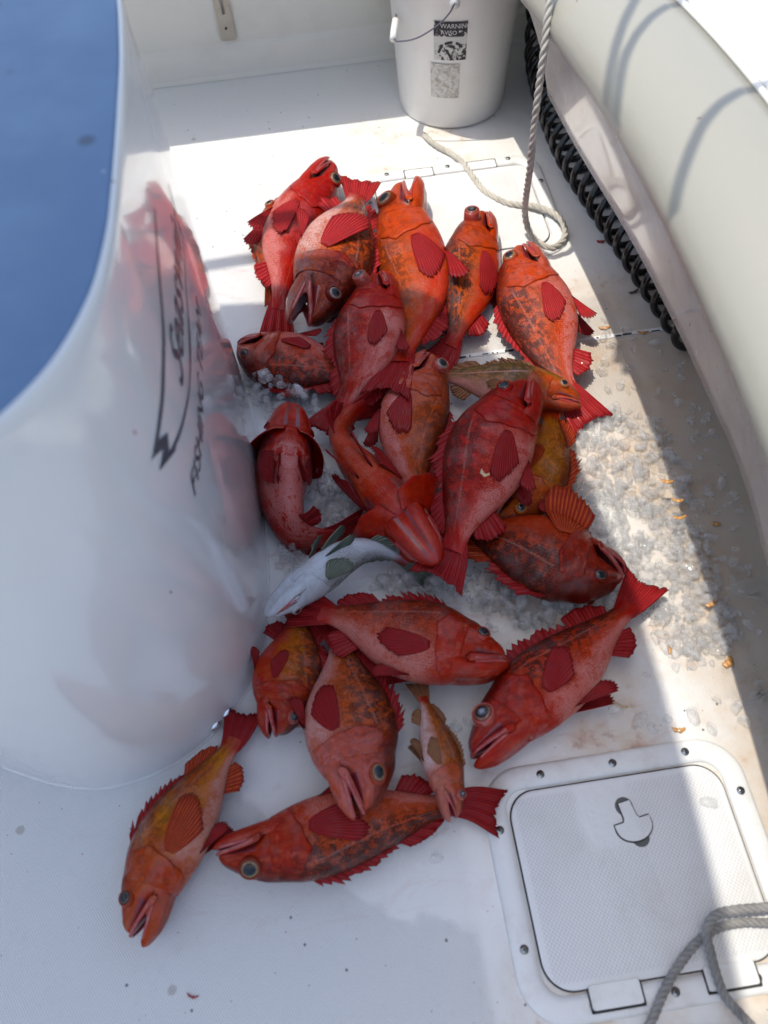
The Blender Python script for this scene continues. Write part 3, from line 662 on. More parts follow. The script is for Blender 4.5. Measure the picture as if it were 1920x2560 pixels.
    hsv = t.n('HueSaturation'); hsv.inputs['Saturation'].default_value = 1.24; hsv.inputs['Value'].default_value = .82; t.l(col, hsv.inputs['Color'])
    nb = t.bump(t.math('MULTIPLY', t.math('SUBTRACT', 1., d), sm), .30, .0018)
    nb = t.bump(t.noise(c, 16, 5, .65), .28, .004, nb)
    wetn = t.bump(t.noise(c, 48, 4, .65), .5, .004)
    t.pr(hsv.outputs[0], t.mr(n2, .3, .7, .30, .48), 0, nb, t.mr(t.noise(c, 3.2, 4, .6), .42, .62, .12, .95), .035, spec=.12, coat_normal=wetn); return t.m
def fin_mat(nm, c1, c2):
    t = NT(nm); uv = t.uvc(); u, v, _ = t.sep(uv)      # u counts rays, v runs out along them
    s = t.math('ABSOLUTE', t.math('SINE', t.math('MULTIPLY', u, math.pi)))
    n = t.noise(t.comb(t.math('MULTIPLY', u, 1.2), t.math('MULTIPLY', v, 5.), 3.), 1., 5, .65)
    col = t.mix(t.mr(s, .35, .8), c1, tuple(.85*x for x in c2)); col = t.mix(t.math('MULTIPLY', t.mr(n, .4, .7), .55), col, tuple(.55*x for x in c2))
    col = t.mix(t.mr(v, .75, 1.05, 0., .45), col, tuple(.5*x for x in c2))
    nb = t.bump(t.math('ADD', s, t.math('MULTIPLY', n, .5)), .38, .0018)
    p = t.pr(col, .40, 0, nb, t.mr(n, .5, .65, .05, .5), .06, spec=.12, link=False)
    tr = t.n('BsdfTranslucent'); t.put(tr.inputs[0], col); t.l(nb, tr.inputs['Normal'])
    m = t.n('MixShader'); m.inputs[0].default_value = .3; t.l(p, m.inputs[1]); t.l(tr.outputs[0], m.inputs[2]); t.l(m.outputs[0], t.out.inputs[0]); return t.m
def eye_mat(nm, iris, cloud):
    t = NT(nm); u, v, _ = t.sep(t.uvc())
    n = t.noise(t.comb(t.math('MULTIPLY', u, 3.), t.math('MULTIPLY', v, 14.), 0.), 2., 4, .6)
    pup = (.006, .008, .014)
    c = t.ramp(u, [(0, pup), (.70, pup), (.72, (.40, .29, .15)), (.745, (.26, .14, .07)), (.79, tuple(.8*x for x in iris)), (.90, tuple(.7*x for x in iris)), (1., tuple(.25*x for x in iris))])
    c = t.mix(t.math('MULTIPLY', t.math('MULTIPLY', t.mr(u, .52, .56), t.mr(n, .35, .65)), .6), c, tuple(.45*x for x in iris))
    if cloud: c = t.mix(t.math('MULTIPLY', t.mr(t.math('ADD', t.math('MULTIPLY', n, .5), t.math('MULTIPLY', u, -.6)), -.05, .22), cloud), c, (.36, .38, .42))
    t.pr(c, .10, 0, None, .25, .03, spec=.35); return t.m
M_FLESH = simple('mouth_flesh', (.20, .018, .022), .3, coat=.6, bump=.25, bscale=200, dirt=.6, dscale=70, dcol=(.05, .006, .008))
M_PALE = simple('pale_mouth', (.48, .36, .34), .3, coat=.6, bump=.2, bscale=150, dirt=.6, dscale=50, dcol=(.30, .06, .06))
M_LIP = simple('red_lip_skin', (.34, .035, .035), .34, coat=.7, bump=.3, bscale=120, dirt=.7, dscale=50, dcol=(.40, .17, .14))
M_EYERED = simple('red_eye_ring', (.36, .045, .03), .25, coat=.9, bump=.15, bscale=160, dirt=.7, dscale=90, dcol=(.22, .02, .02))
M_EYES = {'gold': eye_mat('eye_gold', (.34, .19, .10), 0), 'grey': eye_mat('eye_grey', (.40, .30, .26), .0), 'cloudy': eye_mat('eye_cloudy', (.30, .09, .06), .85), 'red': eye_mat('eye_red', (.30, .05, .03), .25), 'dark': eye_mat('eye_dark', (.05, .02, .02), 0)}
BACK_R, BACK_D, BACK_O = (.14, .016, .014), (.075, .014, .012), (.18, .032, .012)
FL_R, FL_O, FL_RO = (.44, .022, .018), (.52, .082, .010), (.47, .044, .012)
BE_P, BE_W, BE_R = (.62, .27, .25), (.70, .50, .46), (.50, .09, .075)
HD_R, HD_D, HD_O = (.38, .019, .018), (.22, .016, .015), (.44, .048, .015)
FIN_R = fin_mat('red_fin', (.43, .030, .032), (.36, .012, .014)); FIN_O = fin_mat('orange_fin', (.60, .12, .028), (.46, .030, .014))
FIN_B = fin_mat('bright_red_fin', (.58, .05, .045), (.44, .016, .022)); FIN_G = fin_mat('olive_fin', (.36, .38, .27), (.13, .16, .13)); FIN_T = fin_mat('tan_fin', (.48, .25, .12), (.30, .11, .05))
def fish(label, px, h, side, dpx, tilt=0., mats=None, fin=FIN_R, fin2=None, mouth=8., eye='gold', bulge=.25, cloudr=1., flare=0., dorsal=.22, pect=(-8, .0, .23), slender=1., width=1., name='rockfish', erad=.028, group='fish landed on the deck', tailw=1., tail_tuck=0., twist=0., pelv=-14., headtilt=0., cat='fish'):
    px = [tuple(np.array(p)) for p in px]
    hs = np.broadcast_to(np.asarray(h, float), (len(px),))
    P3 = np.array([at(x, y, z) for (x, y), z in zip(px, hs)])
    Cv, S = crom(P3, 240); cs = np.linspace(0, S, 240)
    T = np.gradient(Cv, axis=0); T /= np.linalg.norm(T, axis=1)[:, None]
    k = 12; Tp = np.pad(T, ((k, k), (0, 0)), 'edge'); T = np.array([Tp[i:i+2*k+1].mean(0) for i in range(240)]); T /= np.linalg.norm(T, axis=1)[:, None]
    Hn = np.cross(np.array([0, 0, 1.]), T); Hn /= np.linalg.norm(Hn, axis=1)[:, None]; Hn *= side
    Zn = np.cross(T, Hn)*side; Zn *= np.sign(Zn[:, 2])[:, None]
    q = np.linspace(0, 1, 240)
    ph = np.radians(tilt+twist*(q-.35)+headtilt*np.clip(1-q/.35, 0, 1))
    Nv = Hn*np.cos(ph)[:, None]+Zn*np.sin(ph)[:, None]; Bv = np.cross(T, Nv)
    # depth from the picture height of the body at its middle
    m = 95; pm = Cv[m]; hh = pm[2]; d3 = Hn[m]
    c0 = RM.T@(pm-CP); c1 = RM.T@(pm+d3*.01-CP); pxm = np.hypot(*((c1[:2]/c1[2]-c0[:2]/c0[2])*F))/.01
    D = 1.05*dpx/pxm/math.hypot(math.cos(math.radians(tilt)), .64*width*math.sin(math.radians(tilt)))
    def bend(P):
        P = np.asarray(P, float); x = np.clip(P[:, 0], 0, S); e = P[:, 0]-x
        g = lambda A: np.c_[tuple(np.interp(x, cs, A[:, k]) for k in range(3))]
        t_, n_, b_ = g(T), g(Nv), g(Bv)
        W = g(Cv)+t_*e[:, None]+n_*P[:, 2:3]+b_*P[:, 1:2]
        W[:, 2] = np.maximum(W[:, 2], .0022+.0*W[:, 2]); return W
    loc = Cv[100].copy(); loc[2] = 0
    root = empty(name, loc); tag(root, label, cat, group)
    seed = float(abs(hash(label)) % 97)*0+len(label)*1.37+px[0][0]*.013
    bm_ = mats(seed) if callable(mats) else mats
    fin2 = fin2 or fin
    Wf = lambda u: WD(u)*width
    # body
    us = np.r_[np.linspace(0, .04, 7)[:-1], np.linspace(.04, .34, 32)[:-1], np.linspace(.34, .86, 36)]; nt_ = 44
    V, UV = [], []
    for u in us:
        t, b = float(ZT(u)), float(zlow(u)); mid, hf = (t+b)/2, (t-b)/2; wd = float(Wf(u))
        if u < .002: hf *= .3; wd *= .3
        for k in range(nt_):
            a = 2*math.pi*k/nt_; ca, sa = math.cos(a), math.sin(a)
            y = wd*math.copysign(abs(ca)**.9, ca); z = mid+hf*sa
            ad = math.atan2(sa, abs(ca)); vv = (ad+math.pi/2)/math.pi
            # soft relief: brow ridge and cheek
            y *= 1+.05*math.exp(-((u-.12)/.03)**2-((vv-.72)/.08)**2)
            V.append((u*S, y*D, z*D)); 
            fz = (z-ZB(u))/(t-ZB(u)+1e-6); UV.append((u, .5*vv+.5*fz if u < .22 else vv))
    Fc = grid(len(us), nt_, True); mi = []
    for i in range(len(us)-1):
        for k in range(nt_):
            a = 2*math.pi*(k+.5)/nt_; um = (us[i]+us[i+1])/2
            mi.append(1 if (um < UH-.012 and math.sin(a) < -.45) else (2 if flare > 5 and (.245 < um < .31 and math.sin(a) < .5 and abs(math.cos(a)) > .55) else 0))
    Fc += [tuple(range(nt_))[::-1]]; mi.append(0)
    mesh('body', bend(V), Fc, [bm_, M_FLESH, M_FLESH], root, uv=UV, mi=mi, off=loc)
    # lower jaw, hinged
    al = math.radians(mouth*.72); hx, hz = UH*S, zmouth(UH)*D
    def rot(P, an, ox, oz):
        P = np.array(P, float); x, z = P[:, 0]-ox, P[:, 2]-oz; c, s = math.cos(an), math.sin(an)
        P[:, 0] = ox+x*c+z*s; P[:, 2] = oz-x*s+z*c; return P     
    chin = (abs(tilt) > 50 or flare > 5) and name == 'rockfish'; na = 17 if chin else 13
    ju = np.r_[[-.020, -.0175], np.linspace(-.013, .03, 6)[:-1], np.linspace(.03, .21, 14)]; V, UV, mi = [], [], []
    for u in ju:
        uu = max(u, 0); wj = float(np.interp(u, [-.020, -.0175, -.013, 0, .02, .05, .1, .15, .21], [.012, .045, .075, .12, .155, .188, .218, .244, .264]))*width
        top = float(zmouth(max(u, -.005)))-.004 if u < UH else float(zmouth(UH))-.02; bot = float(np.interp(u, [-.020, -.0175, -.013, 0, .03, .08, .15, .21], [-.03, -.055, -.08, -.125, -.205, -.28, -.345, -.385]))
        for k in range(na):
            a = math.pi*k/(na-1); gr = 1-.20*math.exp(-((a-math.pi/2)/.30)**2)+.07*math.exp(-((abs(a-math.pi/2)-.62)/.16)**2); V.append((u*S, wj*math.cos(a)*D, (top+(bot-top)*gr*math.sin(a)**.8)*D)); UV.append((.02+uu*.5, .22-.2*math.sin(a)))
        for k in range(na):
            a = math.pi*(1-k/(na-1)); dp = .55 if u > .0 else .25
            V.append((u*S, wj*.86*math.cos(a)*D, (top-.004+(bot-top)*dp*math.sin(a))*D)); UV.append((.02, .1))
    Fc = grid(len(ju), 2*na, True); mi = []
    for i in range(len(ju)-1):
        for k in range(2*na): mi.append(1 if na <= k < 2*na-1 else (2 if k in (na//2-2, na//2+1) and chin and ju[i] > .0 else 0))
    Fc += [tuple(range(2*na))[::-1]]; mi.append(0)
    V = rot(V, -al, hx, hz); mesh('lower_jaw', bend(V), Fc, [bm_, M_PALE if mouth > 25 else M_FLESH, M_FLESH], root, uv=UV, mi=mi, off=loc)
    # lips
    def lipcurve(wf, ws, zf, n=40, u1=UH-.01):
        out = []
        for s_ in np.linspace(-1, 1, n):
            u = u1*abs(s_)**1.6; out.append((u*S-.003*S*(1-abs(s_)), math.copysign(1, s_)*float(np.interp(u, ws, wf))*D*width if abs(s_) > .01 else 0, zf(u)*D))
        return np.array(out)
    up_ = lipcurve([.04, .118, .178, .222, .255], [0, .02, .06, .1, .15], lambda u: zmouth(u)+.012)
    Vt, Ft = tube(up_, .024*D, 8); mesh('upper_lip', bend(Vt), Ft, M_LIP, root, off=loc)
    lo = lipcurve([.03, .125, .168, .208, .238], [0, .02, .05, .1, .15], lambda u: zmouth(u)-.012); lo[:, 0] -= .007*S*np.linspace(0, 1, 40)[::-1]*0+.004*S
    Vt, Ft = tube(lo, .022*D, 8); mesh('lower_lip', bend(rot(Vt, -al, hx, hz)), Ft, M_LIP, root, off=loc)
    # maxilla plates, gill covers, eyes, paired fins on both sides
    for sd in (1, -1):
        V, ns, nh = [], 14, 8
        for i in range(ns):
            s_ = i/(ns-1); u = .015+s_*(UH+.002); hm = (.018+.040*s_**1.2)*(1 if s_ < .9 else math.sqrt(max(0, 1-((s_-.9)/.1)**2)*.9+.1)); zc = float(zmouth(u))+.030-.018*s_
            yb = float(np.interp(u, [0, .02, .06, .1, .18], [.04, .12, .18, .226, .285]))*width
            for k in range(nh):
                a = 2*math.pi*k/nh; V.append((u*S, sd*(yb+.003+.011*math.cos(a)*(1-.3*s_))*D, (zc+hm*math.sin(a))*D))
        V = rot(V, al*.12, .01*S, 0); Fc = grid(ns, nh, True)+[tuple(range(nh)), tuple(range((ns-1)*nh, ns*nh))]
        Wk, UVk = [], []
        for u in np.linspace(UH*.30, UH+.02, 9):
            wj = float(np.interp(u, [0, .02, .05, .1, .15, .21], [.12, .155, .188, .218, .244, .264]))*width; yb = float(np.interp(u, [0, .02, .06, .1, .18], [.118, .172, .222, .255, .285]))*width
            pu = np.array([u*S, sd*yb*.97*D, (float(zmouth(u))+.010)*D]); pl_ = rot([[u*S, sd*wj*D, (float(zmouth(min(u, UH)))-.012)*D]], -al, hx, hz)[0]
            cz = ((UH+.02-u)/(UH*.7+.02))**1.6*.46          # the web's front edge curves back between the jaws
            for k in range(6):
                f_ = k/5; q = pu*(1-f_)+pl_*f_; q[0] += cz*math.sin(math.pi*f_)*(UH+.01-u)*S; q[1] *= 1-.05*math.sin(math.pi*f_); Wk.append(q); UVk.append((.12, .30))
        mesh('mouth_corner', bend(Wk), grid(9, 6), M_LIP, root, uv=UVk, off=loc, solid=.001)
        mesh('jaw_plate', bend(V), Fc, bm_, root, uv=[(.1+.1*(i//nh)/ns, .35) for i in range(len(V))], off=loc)
        V, UV, nu, na = [], [], 16, 26; fl = math.radians(flare)
        for i in range(nu):
            s_ = i/(nu-1)
            for j in range(na):
                r_ = j/(na-1); ad = math.radians(50-128*r_)
                edge = .318-.050*(abs(r_-.30)/.30)**1.5 if r_ < .30 else .318-.075*((r_-.30)/.70)**1.3
                edge += .003*math.sin(r_*26)+.006*math.exp(-((r_-.26)/.03)**2)
                u0 = .178+.012*math.sin(r_*3.14); u = u0+(edge-u0)*s_
                t, b = float(ZT(u)), float(ZB(u)); mid, hf = (t+b)/2, (t-b)/2
                rs = .002+.009*s_**1.6+.007*math.exp(-((s_-.30)/.06)**2)+.003*math.exp(-((s_-.62)/.10)**2)
                if s_ > .96: rs -= .006
                rs = rs*math.sin(math.pi*min(1, max(0, r_)))**.4-.022*math.exp(-(r_/.05)**2)-.022*math.exp(-((1-r_)/.06)**2)
                y = (float(Wf(u))*math.cos(ad)**.9+rs); z = mid+hf*math.sin(ad)*(1+rs*.9)
                dx = (u-u0)*S; ox = dx*(1-math.cos(fl)) if flare else 0; oy = math.sin(fl)*dx
                V.append((u*S-ox, sd*(y*D+oy*(.35+.65*math.cos(ad))), z*D-(oy*.55*max(0, -math.sin(ad)) if flare else 0))); UV.append((u-.11, (ad+math.pi/2)/math.pi))
        mesh('gill_cover', bend(V), grid(nu, na), bm_, root, uv=UV, off=loc, solid=.0016)
        # eye: rim, then a domed ball
        ue = .118; ze = .20; re = erad*S; t, b = float(ZT(ue)), float(zlow(ue)); sn = (ze-(t+b)/2)/((t-b)/2); ye = float(Wf(ue))*math.sqrt(max(0, 1-sn*sn))**.9
        re *= 1+.22*max(0, bulge-.3); cx, cy_, cz = ue*S, sd*ye*D, ze*D; ax = np.array([-.10, sd*.94, .34]); ax /= np.linalg.norm(ax)
        e1 = np.cross(ax, [0, 0, 1.]); e1 /= np.linalg.norm(e1); e2 = np.cross(ax, e1); c0 = np.array([cx, cy_, cz])-ax*re*.30
        outb = re*max(0, bulge-.15)*1.35
        def lathe3(prof, n=26):
            V, UVl = [], []
            for (r_, hgt, uu) in prof:
                for k in range(n): a = 2*math.pi*k/n; V.append(c0+ax*hgt+(e1*math.cos(a)+e2*math.sin(a))*r_); UVl.append((uu, k/n))
            return np.array(V), grid(len(prof), n, True), UVl
        V, Fe, _ = lathe3([(re*1.34, -.1*re, 0), (re*1.30, .18*re, 0), (re*1.22+.02*outb, .30*re+outb*.55, 0), (re*1.13, .50*re+outb*.95, 0), (re*1.03, .56*re+outb, 0), (re*.96, .50*re+outb, 0), (re*.9, .30*re+outb, 0)])
        er = mesh('eye_rim', bend(V), Fe, M_EYERED if bulge > .5 or eye == 'cloudy' else bm_, root, uv=[(.16, .6)]*len(V), off=loc)
        prof = [(re*.99*math.sin(a)+1e-5, outb+.30*re+re*.50*math.cos(a), math.sin(a)) for a in np.linspace(0.0, math.pi/2, 12)]
        V, Fe, UVl = lathe3(prof); mesh('eye', bend(V), Fe, M_EYES[eye], root, uv=UVl, off=loc)
        # pectoral
        ang, lift, ln = pect[:3]; ang += rng.normal()*7; ln *= 1.14+.10*rng.normal(); sprd = .85+.40*rng.random(); sprd = pect[3] if len(pect) > 3 else sprd; nr = 13; rows = 11; V, UV = [], []
        for i in range(2*nr-1):
            f_ = i/(2*nr-2); L_ = ln*S*(1-.52*f_**1.5-.30*(1-f_)**4)*(1-.05*(i % 2)-.09*rng.random()**2)
            for j in range(rows):
                g_ = j/(rows-1); wv = sprd*(.5-f_)*ln*S*(.10+.40*g_**.75-.06*g_**3); xl = L_*g_; zl = wv
                an = math.radians(ang); dx_, dz_ = xl*math.cos(an)-zl*math.sin(an), xl*math.sin(an)+zl*math.cos(an)
                if lift > .4: dx_ *= 1-.5*lift
                x = .325*S+dx_; z = -.13*D+dz_; u = min(x/S, .85)
                t, b = float(ZT(u)), float(ZB(u)); sn = np.clip((z/D-(t+b)/2)/((t-b)/2), -1, 1); y = float(Wf(u))*math.sqrt(max(0, 1-sn*sn))*D
                y = max(y, .35*float(Wf(.4))*D)+.020*D*g_+.006*D+.008*D*math.sin(g_*4+f_*3)+lift*L_*g_**1.2
                V.append((x, sd*(y+.0022*D*(i % 2)), z)); UV.append((i/2, g_))
        mesh('pectoral_fin', bend(V), grid(2*nr-1, rows), fin2, root, uv=UV, off=loc, solid=.0011)
        # pelvic
        nr, rows = 7, 7; V, UV = [], []
        for i in range(2*nr-1):
            f_ = i/(2*nr-2); an = math.radians(pelv+14-26*f_); L_ = .17*S*(.72+.28*math.sin(math.pi*(.15+.6*f_)))*(1-.06*(i % 2)); bx = (.365+.012*f_)*S; bz = float(ZB(.37))*D*.94
            for j in range(rows):
                g_ = j/(rows-1); V.append((bx+L_*g_*math.cos(an), sd*(.075*D+.02*D*f_+.16*L_*g_+.002*(i % 2)), bz+L_*g_*math.sin(an))); UV.append((i/2, g_))
        mesh('pelvic_fin', bend(V), grid(2*nr-1, rows), fin, root, uv=UV, off=loc, solid=.0014)
    # median fins
    def medfin(name, n, base, prof, lean, spiky, m, rows=7, zf=ZT, sgn=1, wob=.02):
        V, UV = [], []
        for i in range(2*n-1):
            f_ = i/(2*n-2); u = base[0]+(base[1]-base[0])*f_; hgt = float(prof(f_))*D*(1-(spiky if i % 2 else 0))*(1+(.16 if spiky > .1 else .03)*rng.normal()); an = math.radians(lean[0]+(lean[1]-lean[0])*f_); z0 = float(zf(u))*D*.95
            for j in range(rows):
                g_ = j/(rows-1); V.append((u*S+hgt*g_*math.cos(an), wob*D*math.sin(i*.9)*g_+(.002*D)*(i % 2), z0+sgn*hgt*g_*math.sin(an))); UV.append((i/2, g_))
        mesh(name, bend(V), grid(2*n-1, rows), m, root, uv=UV, off=loc, solid=.0012)
    la = 18+62*dorsal
    medfin('spiny_dorsal_fin', 13, (.29, .60), lambda f: .08+.17*math.sin(math.pi*min(1, f*.8+.16))**.8-.05*f, (la+8, la-14), .30, fin)
    medfin('soft_dorsal_fin', 13, (.605, .765), lambda f: .24*math.sin(math.pi*min(1, .22+.72*f))**.6, (la-2, la-26), .05, fin2)
    medfin('anal_fin', 9, (.63, .745), lambda f: .28*math.sin(math.pi*min(1, .3+.62*f))**.8, (52, 22), .08, fin2, zf=ZB, sgn=-1)
    nr, rows = 17, 10; V, UV = [], []
    for i in range(2*nr-1):
        f_ = 2*i/(2*nr-2)-1; xe = S*(.985+.030*abs(f_)**1.5-.003*(i % 2)-.012*rng.random()**3); z1 = .31*f_*D*tailw; z0 = .128*f_*D
        for j in range(rows):
            g_ = j/(rows-1); V.append(((.80+.012*(1-abs(f_)))*S*(1-g_)+xe*g_, .012*D*math.sin(i*.8)*g_+.02*D*math.sin(g_*4+f_*2)*g_, z0+(z1-z0)*g_**.85)); UV.append((i/2, g_))
    mesh('tail_fin', bend(V), grid(2*nr-1, rows), fin, root, uv=UV, off=loc, solid=.0014)
    return root, bend, S, D
def mk(nm, *a, **k): return lambda seed: fish_mat(nm+'_skin', *a, seed, **k)
RED = lambda **k: mk('red_rockfish', BACK_R, FL_R, BE_P, HD_R, k.pop('mott', .5), k.pop('patch', .5)*.65, **k)
ORG = lambda **k: mk('orange_rockfish', BACK_D, FL_O, BE_R, HD_O, k.pop('mott', .8), k.pop('patch', .5)*.65, **k)
MIX = lambda **k: mk('mottled_rockfish', BACK_D, FL_RO, BE_P, HD_R, k.pop('mott', .75), k.pop('patch', .6)*.65, **k)
# sunlit fish at the far end
fish('brown backed rockfish mostly hidden beneath the fish at the far end', [(705, 498), (688, 545), (675, 610), (672, 680), (690, 760)], .030, -1, 84, mats=ORG(mott=.6), fin=FIN_O, eye='gold', mouth=5)
fish('sunlit red rockfish with pale belly, topmost head of the heap', [(828, 410), (800, 462), (752, 540), (718, 620), (703, 720), (697, 790), (694, 850)], [.065, .06, .05, .045, .04, .03, .02], 1, 128, tilt=-22, mats=RED(pale=.3, mott=.25), fin=FIN_B, eye='gold', mouth=7, pect=(-10, .05, .22))
fish('gaping rockfish with black backed orange flank lying head down on the heap', [(775, 806), (797, 735), (842, 628), (880, 530), (895, 482), (900, 448)], [.075, .08, .085, .075, .055, .05], -1, 176, tilt=-14, mats=mk('gaping_rockfish', BACK_D, FL_O, BE_W, (.17, .045, .05), .75, .45, pale=.6), fin=FIN_B, eye='grey', mouth=38, bulge=.3, pect=(30, .15, .26))
fish('bright orange red rockfish with raised open chin in sunlight', [(1012, 463), (1008, 540), (1026, 633), (1042, 724), (1028, 830), (1002, 900), (962, 985)], [.06, .055, .05, .05, .06, .085, .10], -1, 172, tilt=-12, mats=mk('chin_up_rockfish', BACK_O, FL_O, BE_R, (.52, .07, .03), .55, .5, pale=.3), fin=FIN_R, eye='gold', mouth=22)
fish('dark orange rockfish with a red eyeball popping out of its crown', [(1212, 538), (1192, 600), (1174, 690), (1156, 780), (1128, 860), (1085, 925)], [.05, .05, .045, .045, .04, .03], -1, 142, tilt=14, mats=mk('dark_orange_rockfish', BACK_D, (.46, .085, .016), BE_R, HD_O, .9, .4, pale=.15), fin=FIN_R, eye='red', bulge=.9, mouth=4)
fish('sunlit pink headed rockfish lying alone near the looped rope', [(1306, 622), (1318, 700), (1345, 775), (1378, 880), (1412, 960), (1440, 1005), (1482, 1062)], [.05, .05, .048, .045, .04, .03, .015], -1, 176, tilt=-6, mats=mk('pink_headed_rockfish', BACK_D, (.54, .085, .025), BE_P, (.52, .17, .14), .8, .6, pale=.6), fin=FIN_B, eye='gold', mouth=8)
# middle of the heap
fish('dark backed rockfish with its snout against the white tub', [(598, 872), (650, 888), (735, 908), (815, 926), (890, 950), (930, 965)], .040, -1, 138, tilt=0, mats=mk('dark_backed_rockfish', BACK_D, FL_RO, BE_P, (.30, .06, .05), .8, .4), fin=FIN_R, eye='dark', mouth=10)
fish('red rockfish with a cloudy eyeball bulging from the top of its head', [(950, 692), (945, 755), (918, 850), (894, 940), (858, 1010), (800, 1085)], [.085, .085, .08, .075, .06, .045], -1, 168, tilt=-4, mats=RED(mott=.5, patch=.7), fin=FIN_R, eye='cloudy', bulge=1.15, mouth=4)
fish('belly up rockfish with spread chin pressed along the white tub', [(725, 1035), (716, 1110), (706, 1200), (712, 1280), (745, 1335), (830, 1345), (905, 1330)], [.065, .065, .065, .06, .045, .03, .02], -1, 150, tilt=-72, mats=mk('belly_up_rockfish', BACK_R, FL_R, BE_P, (.42, .03, .025), .3, .9, pale=.3), fin=FIN_R, eye='gold', mouth=22, flare=30, pect=(-40, .1, .22))
fish('twisted belly up rockfish with gill covers flared wide in the centre', [(1092, 1405), (1045, 1345), (990, 1275), (930, 1205), (875, 1140), (850, 1085), (875, 1040), (925, 1010), (975, 985)], [.105, .10, .09, .08, .075, .075, .075, .065, .05], -1, 128, tilt=-74, mats=mk('twisted_rockfish', BACK_R, (.48, .055, .04), (.55, .16, .13), (.46, .045, .04), .2, .6, pale=.4), fin=FIN_R, eye='gold', mouth=14, flare=48, pect=(-30, .2, .18))
fish('pink rockfish with a bulging ringed eye beside the striped fish', [(1072, 890), (1056, 955), (1030, 1050), (1028, 1150), (1050, 1240), (1085, 1330)], [.06, .06, .06, .055, .05, .04], 1, 165, tilt=-6, mats=mk('pink_rockfish', BACK_O, FL_O, BE_P, (.46, .18, .16), .5, .45, pale=.6), fin=FIN_R, eye='grey', bulge=.8, mouth=5, pect=(-18, 0, .25))
fish('slender olive striped fish with pale jaw reaching out from the heap', [(1447, 1006), (1385, 985), (1290, 968), (1190, 950), (1110, 940), (1040, 930)], [.05, .055, .055, .05, .045, .04], -1, 86, tilt=24, mats=mk('striped_fish', (.13, .11, .035), (.36, .20, .11), (.62, .34, .30), (.50, .10, .07), .7, .3, pale=.5, line=.9), fin=FIN_T, eye='gold', mouth=6, width=1.1, name='striped_fish', erad=.024)
fish('yellow orange rockfish curled under the large red fish beside the ice', [(1238, 1300), (1300, 1250), (1352, 1170), (1376, 1090), (1378, 1020), (1392, 985)], .032, -1, 150, tilt=6, mats=mk('yellow_rockfish', BACK_O, (.50, .17, .02), (.52, .24, .13), HD_O, .5, .5, yellow=.7), fin=FIN_O, eye='gold', mouth=5)
fish('wide mouthed dark rockfish facing the ice with raised orange fin', [(1548, 1448), (1470, 1425), (1365, 1388), (1265, 1352), (1180, 1325), (1090, 1300)], [.05, .055, .055, .05, .04, .03], 1, 200, tilt=12, mats=mk('wide_mouthed_rockfish', BACK_D, (.36, .055, .025), (.46, .10, .075), (.24, .022, .022), .85, .5, pale=.35), fin=FIN_R, fin2=FIN_O, eye='dark', mouth=24, pect=(-84, .14, .40, 1.5))
fish('largest flat lying red rockfish with spread dark pectoral fin', [(1322, 962), (1288, 1020), (1232, 1110), (1190, 1210), (1152, 1310), (1128, 1378), (1090, 1452)], [.10, .10, .10, .095, .095, .10, .105], -1, 206, tilt=2, mats=RED(mott=.6, patch=.6, pale=.35), fin=FIN_R, eye='dark', mouth=3, pect=(-4, 0, .27))
fish('white bellied slender fish with olive fins lying belly up', [(672, 1534), (735, 1482), (795, 1440), (868, 1392), (938, 1375), (1005, 1402), (1070, 1450)], [.10, .095, .09, .08, .065, .045, .03], -1, 80, tilt=-70, mats=mk('white_bellied_fish', (.12, .11, .09), (.42, .43, .42), (.72, .76, .80), (.60, .63, .66), .5, .15, pale=.0, line=.0, hm=.0), fin=FIN_G, eye='gold', mouth=0, name='slender_fish', width=1.25, erad=.022, pect=(-30, .5, .20))
# near fish
fish('rosy rockfish stretched sideways with its tail under the white bellied fish', [(1262, 1652), (1195, 1642), (1080, 1612), (960, 1575), (860, 1545), (800, 1528), (735, 1512)], [.065, .07, .07, .07, .07, .07, .06], -1, 196, tilt=-4, mats=mk('rosy_rockfish', (.17, .035, .025), (.46, .085, .05), (.58, .26, .23), (.42, .065, .06), .55, .5, pale=.5), fin=FIN_R, eye='dark', mouth=4, pect=(-16, 0, .25))
fish('orange rockfish with erect spiny fin resting beside the near hatch', [(1182, 1890), (1245, 1828), (1335, 1738), (1420, 1660), (1500, 1585), (1560, 1528), (1618, 1450)], [.055, .055, .055, .05, .045, .04, .03], 1, 196, tilt=-8, mats=MIX(mott=.8, patch=.6, pale=.5), fin=FIN_R, eye='cloudy', bulge=.3, mouth=12, dorsal=1., pect=(16, .12, .22), erad=.036)
fish('rockfish with its red eyeball hanging out beside the white tub foot', [(690, 1838), (702, 1780), (716, 1710), (733, 1640), (742, 1570), (740, 1490)], [.045, .05, .05, .05, .045, .035], -1, 168, tilt=-4, mats=mk('hanging_eye_rockfish', BACK_D, FL_O, BE_R, (.36, .04, .04), .6, .5, yellow=.4), fin=FIN_R, eye='red', bulge=1.1, mouth=18)
fish('pale pink rockfish with gold eye gaping over the bottom fish', [(908, 2030), (900, 1955), (880, 1860), (868, 1760), (858, 1680), (850, 1600), (838, 1530)], [.095, .095, .085, .075, .06, .05, .04], -1, 222, tilt=0, mats=mk('pale_pink_rockfish', BACK_D, (.52, .10, .025), (.62, .36, .33), (.50, .18, .17), .75, .4, pale=.6), fin=FIN_R, eye='gold', mouth=15, pect=(-6, .02, .25), erad=.030)
fish('small white bellied rockfish laid head down across a red tail', [(1140, 2042), (1118, 1962), (1094, 1862), (1068, 1775), (1042, 1705)], [.075, .075, .07, .06, .04], -1, 96, tilt=-10, mats=mk('small_rockfish', (.16, .05, .02), (.46, .15, .06), (.66, .52, .50), (.48, .16, .13), .5, .3, pale=.5), fin=FIN_T, eye='cloudy', mouth=22, bulge=.5)
